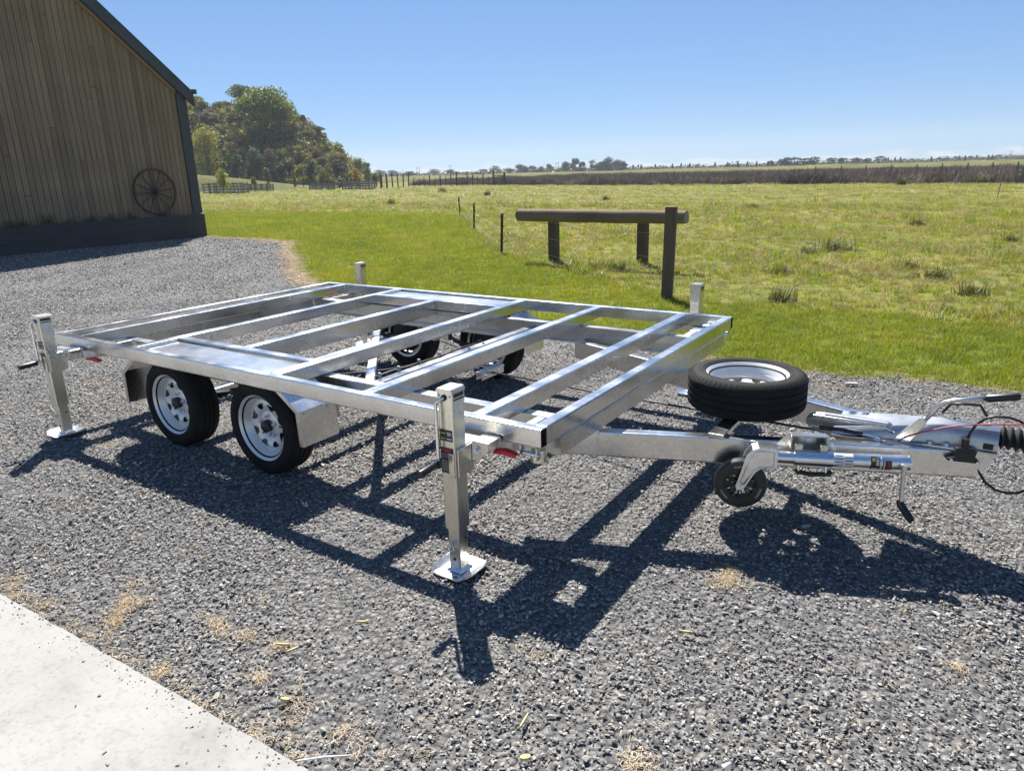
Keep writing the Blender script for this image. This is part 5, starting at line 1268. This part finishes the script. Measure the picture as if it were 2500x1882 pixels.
# young trees in front of the hill
for zx, zt_, wz, Y, m_, lab in ((390, 985, 140, 80, 'yellow', 'young yellow green tree behind the first timber tree guard'), (345, 930, 70, 86, 'autumn', 'thin young tree with reddish top beside the barn corner'), (872, 1005, 85, 92, 'pale', 'young pale leaved tree on the grassy bank'), (1450, 985, 150, 94, 'olive', 'young grey green tree inside the third timber guard'), (1840, 1010, 145, 96, 'autumn', 'young golden leaved tree behind the last timber guard'), (745, 1110, 60, 90, 'yellow', 'small yellow sapling behind the second timber guard'), (1180, 1090, 45, 95, 'green', 'tiny green sapling by the fence'), (370, 1190, 700, 0, '', '')):
    if not m_: continue
    px, py = zt(zx, zt_); top = at_d(px, py, Y); w = wz / 4.424 / F_PX * Y * 1.05
    tree('young_tree', lab, 'tree', (top[0], top[1], -.05), top[2] + .05, w, .78, m_, 420, .3, 11, None, 'young trees below the hill', rt=.03)

# ================================================================== timber guards, far fences
M_GREYWOOD = wood_mat('grey_rails', [(0.0, (0.16, 0.15, 0.13)), (1.0, (0.27, 0.26, 0.23))], (4, 4, 4), 0.9)
M_DARKPOST = wood_mat('dark_fence_post', [(0.0, (0.055, 0.048, 0.04)), (1.0, (0.12, 0.11, 0.095))], (10, 10, 2), 0.9)
def guard(zx0, zx1, ztop, zbot, lab, depth=3.0, nr=4):
    a = at_z(*zt(zx0, zbot)); b = at_z(*zt(zx1, zbot)); b = a + (b - a)
    px, py = zt((zx0 + zx1) / 2, ztop); dist = (a + b) / 2 - CAMP; Yd = dist[0] * HEAD[0] + dist[1] * HEAD[1]
    hh = at_d(px, py, Yd)[2]
    t = thing('tree_guard', lab, 'tree guard', a, 0, 'timber tree guards below the hill')
    A = Vector((0, 0, 0)); B = Vector(b - a); B.z = 0; back = Vector((HEAD[0], HEAD[1], 0)) * depth
    cs = [A, B, B + back, A + back]
    for i in range(4):
        p, q = cs[i], cs[(i + 1) % 4]
        for k in range(nr):
            z = hh * (.12 + .80 * k / (nr - 1)); d = (q - p).normalized(); n_ = Vector((-d.y, d.x, 0)) * .02
            mb = MB(); mb.loft([[w2 + n_ * s + Vector((0, 0, zz)) for s, zz in ((-1, z - .06), (1, z - .06), (1, z + .06), (-1, z + .06))] for w2 in (p, q)]); part(mb, 'rail', M_GREYWOOD, t)
        nst = max(2, int((q - p).length / 1.6))
        for k in range(nst):
            w2 = p + (q - p) * k / nst; mb = MB(); mb.box(w2.x - .06, w2.x + .06, w2.y - .06, w2.y + .06, -.1, hh * 1.02); part(mb, 'post', M_GREYWOOD, t)
guard(215, 585, 1185, 1302, 'grey timber rail tree guard nearest the barn', 3.2)
guard(655, 895, 1195, 1270, 'small grey timber tree guard second from the barn', 2.6)
guard(1357, 1572, 1188, 1257, 'small grey timber tree guard third from the barn', 2.6)
guard(1712, 2000, 1160, 1255, 'large grey timber tree guard farthest from the barn', 3.4)
guard(1600, 1780, 1150, 1220, 'grey timber rails partly behind the large far tree guard', 3.0, 3)
def post_fence(lab, pts, hts, jit=.12):
    t = thing('post_fence', lab, 'fence', (pts[0][0], pts[0][1], 0)); o = Vector((pts[0][0], pts[0][1], 0)); prev = None
    for p, h in zip(pts, hts):
        q = Vector((p[0], p[1], 0)) - o; r_ = .055 if h < 1.3 else .085
        mb = MB(); lx, ly = random.uniform(-jit, jit) * .4, random.uniform(-jit, jit) * .4
        mb.tube([(q.x, q.y, -.1), (q.x + lx, q.y + ly, h)], [r_, r_ * .85], 6); part(mb, 'post', M_DARKPOST, t)
        if prev is not None:
            for z in (.3, .6, .9):
                mb = MB(); mb.tube([prev + Vector((0, 0, z)), q + Vector((0, 0, z))], .012, 4); part(mb, 'wire', M_DARKPOST, t)
        prev = q
    return t
pts = []; hts = []
for k, px in enumerate(np.linspace(640, 945, 22)): pts.append(at_z(px, 461.5 - .0 * px)); hts.append(random.choice((1.05, 1.1, 1.2, 1.0, 1.75)))
post_fence('row of dark fence posts in front of the hill', pts, hts)
pts = []; hts = []
for k, px in enumerate(np.linspace(920, 1206, 23)): pts.append(at_z(px, 458.5 - (px - 920) * .021)); hts.append(random.choice((1.05, 1.2, 1.35, 1.5, 1.75)))
post_fence('row of tall uneven fence posts leading to the far gate', pts, hts)
pts = []; hts = []
for k, px in enumerate(np.linspace(495, 860, 24)): pts.append(at_z(px, 456.0 - (px - 495) * .009)); hts.append(random.choice((1.1, 1.2, 1.3)))
post_fence('farther fence along the foot of the grassy bank', pts, hts)
pts = []; hts = []
for k, px in enumerate(np.linspace(1990, 2480, 9)): q = at_z(px, 437 - (px - 1990) * .004); pts.append(q); hts.append(1.25)
post_fence('faint fence posts standing inside the rushes at the right', pts, hts)
ga = at_z(1205, 452.5); gb = at_z(1232, 452)
t = thing('field_gate', 'dark timber field gate at the end of the far fence', 'gate', ga)
B = Vector(gb - ga); B.z = 0
for w2, h in ((Vector((0, 0, 0)), 1.45), (B, 1.45)):
    mb = MB(); mb.tube([w2 + Vector((0, 0, -.1)), w2 + Vector((0, 0, h))], .11, 8); part(mb, 'gate_post', M_DARKPOST, t)
for k in range(5):
    mb = MB(); d = B.normalized(); n_ = Vector((-d.y, d.x, 0)) * .02; z = .25 + k * .22
    mb.loft([[w2 + n_ * s + Vector((0, 0, zz)) for s, zz in ((-1, z - .045), (1, z - .045), (1, z + .045), (-1, z + .045))] for w2 in (d * .1, B - d * .1)]); part(mb, 'rail', M_DARKPOST, t)
ga = at_z(2478, 448); gb = at_z(2520, 446)
t = thing('yard_gate', 'pale weathered gate posts and rails at the far right edge', 'gate', ga); B = Vector(gb - ga); B.z = 0; d = B.normalized(); n_ = Vector((-d.y, d.x, 0)) * .03
for w2 in (Vector((0, 0, 0)), B * .35, B):
    mb = MB(); mb.loft([[w2 + Vector((a * .08, b * .08, z)) for a, b in ((-1, -1), (1, -1), (1, 1), (-1, 1))] for z in (-.1, 1.05)]); part(mb, 'gate_post', M_GREYWOOD, t)
for k in range(4):
    z = .2 + k * .24; mb = MB(); mb.loft([[w2 + n_ * s + Vector((0, 0, zz)) for s, zz in ((-1, z - .05), (1, z - .05), (1, z + .05), (-1, z + .05))] for w2 in (Vector((0, 0, 0)), B)]); part(mb, 'rail', M_GREYWOOD, t)

# ================================================================== far skyline
def far_pos(px, Y): 
    d = ray(px, 420); k = Y / (d[0] * HEAD[0] + d[1] * HEAD[1]); return CAMP[0] + d[0] * k, CAMP[1] + d[1] * k
def s2(zx, zy): return 850 + zx / 2.602, 360 + zy / 2.602
def s3(zx, zy): return 1650 + zx / 2.602, 360 + zy / 2.602
FARY = 330
def far_tree(conv, zx, zy, wz, lab, mat_='pine', Y=FARY, frac=.85, grp='dark trees on the skyline', n=260, nm='skyline_tree', nb=12):
    px, py = conv(zx, zy); top = at_d(px, py, Y); w = wz / 2.602 / F_PX * Y * 1.25
    return tree(nm, lab, 'tree', (top[0], top[1], -.02), max(2.0, top[2] * 1.12), max(w, 1.5), frac, mat_, int(n * 1.8), max(.6, min(w, top[2]) * .17), nb + 4, None, grp)
lab_l = ['farthest left dark tree on the skyline, beside the hill', 'second dark skyline tree right of the hill', 'third small dark skyline tree right of the hill', 'tallish dark tree standing alone left of the far gate', 'thin lopsided dark tree left of the far gate', 'low dark tree between the lone ones and the gate']
for (zx, zy, wz), lab in zip(((200, 148, 80), (290, 150, 65), (390, 158, 60), (540, 143, 75), (648, 148, 50), (700, 168, 60)), lab_l): far_tree(s2, zx, zy, wz, lab)
for (zx, zy, wz), lab in zip(((855, 142, 85), (935, 123, 65), (1030, 133, 62), (1085, 116, 60), (1122, 122, 45), (1172, 124, 62), (1226, 126, 48), (1279, 114, 42)), ('wide dark tree first in the middle skyline row', 'taller dark tree second in the middle skyline row', 'third dark tree in the middle skyline row', 'tallest dark tree in the middle skyline row', 'narrow dark tree right of the tallest in the middle row', 'rounded dark tree sixth in the middle skyline row', 'loose airy dark tree seventh in the middle row', 'slim dark tree last in the middle skyline row')): far_tree(s2, zx, zy, wz, lab)
for (zx, zy, wz), lab in zip(((1378, 100, 60), (1438, 80, 66), (1482, 98, 46)), ('left tree of the dense dark trio on the skyline', 'tallest middle tree of the dense dark trio on the skyline', 'right tree of the dense dark trio on the skyline')): far_tree(s2, zx, zy, wz, lab, frac=.97, n=420)
for (zx, zy, wz), lab in zip(((1550, 90, 62), (1602, 95, 60), (1655, 73, 66), (1708, 92, 58), (1750, 95, 46)), ('first tree of the large dark clump of five on the skyline', 'second tree of the large dark clump of five', 'tallest central tree of the large dark clump of five', 'fourth tree of the large dark clump of five', 'last tree of the large dark clump of five')): far_tree(s2, zx, zy, wz, lab, frac=.97, n=420)
def norfolk(conv, zx, zy, lab, Y=FARY):
    px, py = conv(zx, zy); top = at_d(px, py, Y); h = max(3, top[2]); t = thing('norfolk_pine', lab, 'tree', (top[0], top[1], 0), random.uniform(0, 3), 'small pointed pines on the skyline')
    mb = MB(); mb.tube([(0, 0, 0), (0, 0, h)], [.18, .04], 6); part(mb, 'trunk', M_BARK, t)
    mb = MB(); nl = 9
    for k in range(nl):
        z = h * (.15 + .82 * k / nl); r_ = h * .20 * (1 - k / nl) + .12
        for q in range(7):
            a = q * 6.283 / 7 + k; c, s = math.cos(a), math.sin(a); wdt = .24 + r_ * .12
            mb.add([(0, 0, z), (c * r_ - s * wdt, s * r_ + c * wdt, z + .15), (c * r_ * 1.15, s * r_ * 1.15, z + .3), (c * r_ + s * wdt, s * r_ - c * wdt, z + .15), (c * r_ * .6, s * r_ * .6, z - .25)], [(0, 1, 2, 3), (0, 4, 2, 1), (0, 3, 2, 4)])
    part(mb, 'crown', LM['pine'], t)
NL = 'small pointed pine among the far houses'
for zx, zy in ((1810, 124), (1843, 122), (1861, 118), (1951, 111), (2060, 110), (2116, 108), (2171, 114)): norfolk(s2, zx, zy, NL)
for zx, zy in ((35, 108), (88, 115), (250, 94), (328, 106), (395, 84), (455, 88), (514, 96), (585, 100), (1350, 68), (1394, 64), (1428, 72), (1625, 66), (1800, 70), (1840, 57), (1913, 60), (1988, 58), (2010, 60)): norfolk(s3, zx, zy, NL)
def umbrella(zx, zy, wz, lab, dense=1.0):
    px, py = s3(zx, zy); Y = FARY - 60; top = at_d(px, py, Y); h = top[2]; w = wz / 2.602 / F_PX * Y * 1.04
    t = thing('umbrella_pine', lab, 'tree', (top[0], top[1], 0), 0, 'flat topped trees on the right skyline')
    mb = MB(); bl = []
    for s in range(3):
        ox = (s - 1) * w * .28; hz = h * random.uniform(.72, .9)
        mb.tube([(ox * .2, 0, 0), (ox * .5, .1, h * .4), (ox, 0, hz)], [.22, .16, .08], 6)
        bl.append((ox, random.uniform(-.4, .4), hz, w * .26, w * .26, h * .10))
        bl.append((ox + random.uniform(-.5, .5), 0, h * random.uniform(.5, .7), w * .18, w * .18, h * .09))
    bl.append((0, 0, h * .93, w * .28, w * .28, h * .08))
    if dense > 1: bl += [(random.uniform(-.3, .3) * w, 0, h * random.uniform(.2, .6), w * .25, w * .25, h * .16) for k in range(5)]
    part(mb, 'trunk', M_BARK, t); link('crown', crown_mesh(bl, int(260 * dense), .55, LM['pine']), t)
for (zx, zy, wz, dn), lab in zip(((665, 78, 36, 1), (705, 66, 70, 2), (755, 64, 74, 2), (820, 70, 60, 2), (882, 60, 66, 2), (990, 66, 64, 1), (1052, 68, 40, 1), (1146, 67, 68, 1), (1217, 70, 48, 1), (1300, 57, 80, 1), (608, 84, 30, 1)), ('small flat topped tree left of the flat topped group', 'first of the dense flat topped trees', 'broadest of the dense flat topped trees', 'third of the dense flat topped trees', 'tallest flat topped tree at the right of the dense group', 'airy flat topped tree standing apart right of the dense group', 'small airy flat topped tree in the right row', 'broad airy flat topped tree in the right row', 'low flat topped tree second from the right', 'last and tallest airy flat topped tree on the right', 'tiny leaning flat topped tree farthest left')): umbrella(zx, zy, wz, lab, dn)
# far houses and masts
M_HWALL = simple('house_wall', (0.36, 0.35, 0.34), 0.8, 0, .1, 1); M_HROOF = simple('house_roof', (0.22, 0.21, 0.22), 0.7, 0, .15, 1); M_PANE = simple('dark_pane', (0.03, 0.035, 0.04), 0.15)
def house(conv, zx, wm_, hm, Y, lab):
    px, py = conv(zx, 0); x, y = far_pos(px, Y); t = thing('far_house', lab, 'house', (x, y, 0), math.atan2(RIGHT[1], RIGHT[0]) + random.uniform(-.3, .3), 'houses on the skyline')
    d = 5.0; mb = MB(); mb.box(-wm_ / 2, wm_ / 2, -d / 2, d / 2, 0, hm); part(mb, 'wall', M_HWALL, t)
    mb = MB(); mb.prism([(-wm_ / 2 - .3, -d / 2 - .3, hm), (-wm_ / 2 - .3, d / 2 + .3, hm), (-wm_ / 2 - .3, 0, hm + .9)], (wm_ + .6, 0, 0)); part(mb, 'roof', M_HROOF, t)
    for k in range(3):
        xx = -wm_ / 2 + wm_ * (k + .5) / 3; mb = MB(); mb.box(xx - .6, xx + .6, -d / 2 - .03, -d / 2 + .02, 1.0, 2.0); part(mb, 'window', M_PANE, t)
for conv, zx, wm_, hm, lab in ((s3, 372, 9, 3.0, 'pale long house left of the flat topped trees'), (s2, 1508, 8, 2.6, 'white house seen between the two dark clumps'), (s3, 1700, 10, 3.2, 'grey roofed house right of the flat topped trees'), (s3, 1790, 9, 3.4, 'house second to the right of the flat topped trees'), (s3, 1890, 11, 3.3, 'long house near the two pointed pines at right'), (s3, 2060, 10, 3.6, 'house under the shorter mast at far right'), (s3, 2150, 12, 3.8, 'house under the tall mast at far right'), (s2, 1905, 8, 2.8, 'small house between pointed pines right of the dark clumps'), (s2, 745, 8, 2.6, 'small pale house left of the middle skyline row'), (s2, 1330, 10, 2.2, 'low white building under the twin mast'), (s3, 130, 12, 2.6, 'low house at the left of the right skyline'), (s3, 1480, 10, 2.8, 'low house right of the last flat topped tree')):
    house(conv, zx, wm_ * .6, hm * .6, FARY + 40, lab)
M_MAST = simple('mast_steel', (0.30, 0.31, 0.33), 0.6, .4, .1, 2)
def mast(conv, zx, zy, lab, twin=False):
    px, py = conv(zx, zy); top = at_d(px, py, FARY + 10); t = thing('mast', lab, 'mast', (top[0], top[1], 0))
    for o_ in ((-.55, .55) if twin else (0,)):
        mb = MB(); mb.tube([(o_ * RIGHT[0], o_ * RIGHT[1], 0), (o_ * RIGHT[0], o_ * RIGHT[1], top[2])], [.16, .07], 6); part(mb, 'pole', M_MAST, t)
    mb = MB(); z = top[2] * .9; mb.tube([(-.9 * RIGHT[0], -.9 * RIGHT[1], z), (.9 * RIGHT[0], .9 * RIGHT[1], z)], .06, 5); part(mb, 'crossarm', M_MAST, t)
for conv, zx, zy, lab, tw in ((s2, 443, 126, 'twin pole mast on the skyline left of the far gate', True), (s2, 646, 112, 'thin mast above the lopsided skyline tree', False), (s2, 1327, 94, 'twin pole mast left of the dense dark trio', True), (s3, 198, 104, 'short power pole on the right skyline', False), (s3, 2067, 44, 'shorter of the two masts at far right', False), (s3, 2133, 20, 'tallest mast at far right', False)): mast(conv, zx, zy, lab, tw)
# unbroken low scrub along the skyline
P = []
for Y, n in ((FARY + 5, 900), (FARY + 40, 700)):
    X = rng.uniform(-.20, .86, n) * Y
    for a in X: q = cf(a, Y + rng.normal(0, 6), -.05); P.append(q)
P = np.array(P); n = len(P)
bush = [proto('bush', crown_mesh([(0, 0, .5, .8, .8, .55), (.6, .2, .35, .6, .6, .4), (-.6, -.1, .3, .6, .6, .35)], 110, .3, LM['dark'])) for k in range(4)]
S = rng.uniform(.9, 2.6, n); S = np.where(rng.random(n) < .1, S * 1.5, S)
stuff('skyline_scrub', P, np.stack([np.zeros(n), np.zeros(n), rng.uniform(0, 6.283, n)], 1), np.stack([S * 1.4, S * 1.4, S * .8], 1), rng.integers(0, 4, n), bush, 'low dark hedge and scrub running along the far skyline', 'scrub')

# ================================================================== litter on the yard
M_CHIP = simple('wood_chip', (0.60, 0.46, 0.22), 0.8, 0, .15, 30); M_STICK = simple('white_stick', (0.72, 0.72, 0.70), 0.6)
def chip(px, py, l, w, ang, lab, m=None, z=.016):
    q = at_z(px, py, .01); mb = MB(); mb.loft([[(x * l, s * w * (1 - .5 * abs(x * 2) ** 2), zz) for s, zz in ((-.5, 0), (.5, .001), (.4, .006), (-.4, .007))] for x in (-.5, -.2, .15, .5)])
    o = part(mb, 'wood_chip', m or M_CHIP, None, (q[0], q[1], z), (R(random.uniform(-8, 8)), R(random.uniform(-8, 8)), ang)); tag(o, lab, 'wood chip', 'wood chips on the gravel')
chip(697, 1712, .03, .016, .3, 'broad pale wood chip near the slab corner'); chip(715, 1590, .045, .010, 1.3, 'narrow upright wood chip right of the straw line'); chip(1280, 1763, .065, .007, 1.75, 'long thin pale splinter at the bottom of the yard'); chip(1282, 1853, .030, .020, .8, 'triangular cream chip at the bottom edge'); chip(1675, 1546, .035, .009, .3, 'small pale chip right of the trailer shadow')
chip(690, 1577, .05, .008, .6, 'slanted splinter on the straw line'); chip(885, 1522, .045, .008, .5, 'brown splinter right of the straw'); 
q0, q1 = at_z(725, 1857, .03), at_z(858, 1843, .028); mb = MB(); mb.tube([q0, (q0 + q1) / 2 + np.array([0, 0, .004]), q1], [.0032, .003, .0026], 6); tag(part(mb, 'stick', M_STICK, None, smooth=True), 'thin white stick lying off the slab edge', 'stick')
q0 = at_z(2078, 938, .01); mb = MB(); mb.loft([[(a * .045 + s, b * .02, z) for a, b in ((-1, -.8), (1, -1), (.8, 1), (-.9, .8))] for s, z in ((0, .0), (.004, .012))]); tag(part(mb, 'flat_stone', M_STONE, None, (q0[0], q0[1], .01), (0, 0, .4)), 'large flat slate piece on gravel behind the spare wheel', 'stone')
for k, (px, py, s) in enumerate(((105, 1512, .012), (168, 1554, .009), (185, 1723, .014), (240, 1698, .02), (421, 1696, .010), (418, 1706, .006), (255, 1838, .015), (263, 1864, .018), (434, 1868, .014), (456, 1862, .010), (535, 1870, .008), (350, 1778, .005))):
    q = at_z(px, py, .022); o = link('loose_stone', stones[k % 9].data, None, (q[0], q[1], .022 + s * .15), (0, 0, k * 1.3)); o.scale = (s * 1.2, s * .8, s * .7); tag(o, 'small loose dark stone lying on the pale concrete slab', 'stone', 'loose stones on the slab')

# ================================================================== air
mb = MB(); mb.box(-1100, 1100, -1100, 1100, -1.2, 34.0)
m, nt, bs = new_mat('haze_air'); nt.nodes.remove(bs)
vol = nt.nodes.new('ShaderNodeVolumePrincipled'); vol.inputs['Color'].default_value = (0.86, 0.93, 1.0, 1); vol.inputs['Density'].default_value = 0.00042; vol.inputs['Anisotropy'].default_value = 0.1
nt.links.new(vol.outputs[0], nt.nodes['Material Output'].inputs['Volume'])
tag(part(mb, 'haze', m), 'thin pale air fading the far trees', 'haze', kind='stuff')
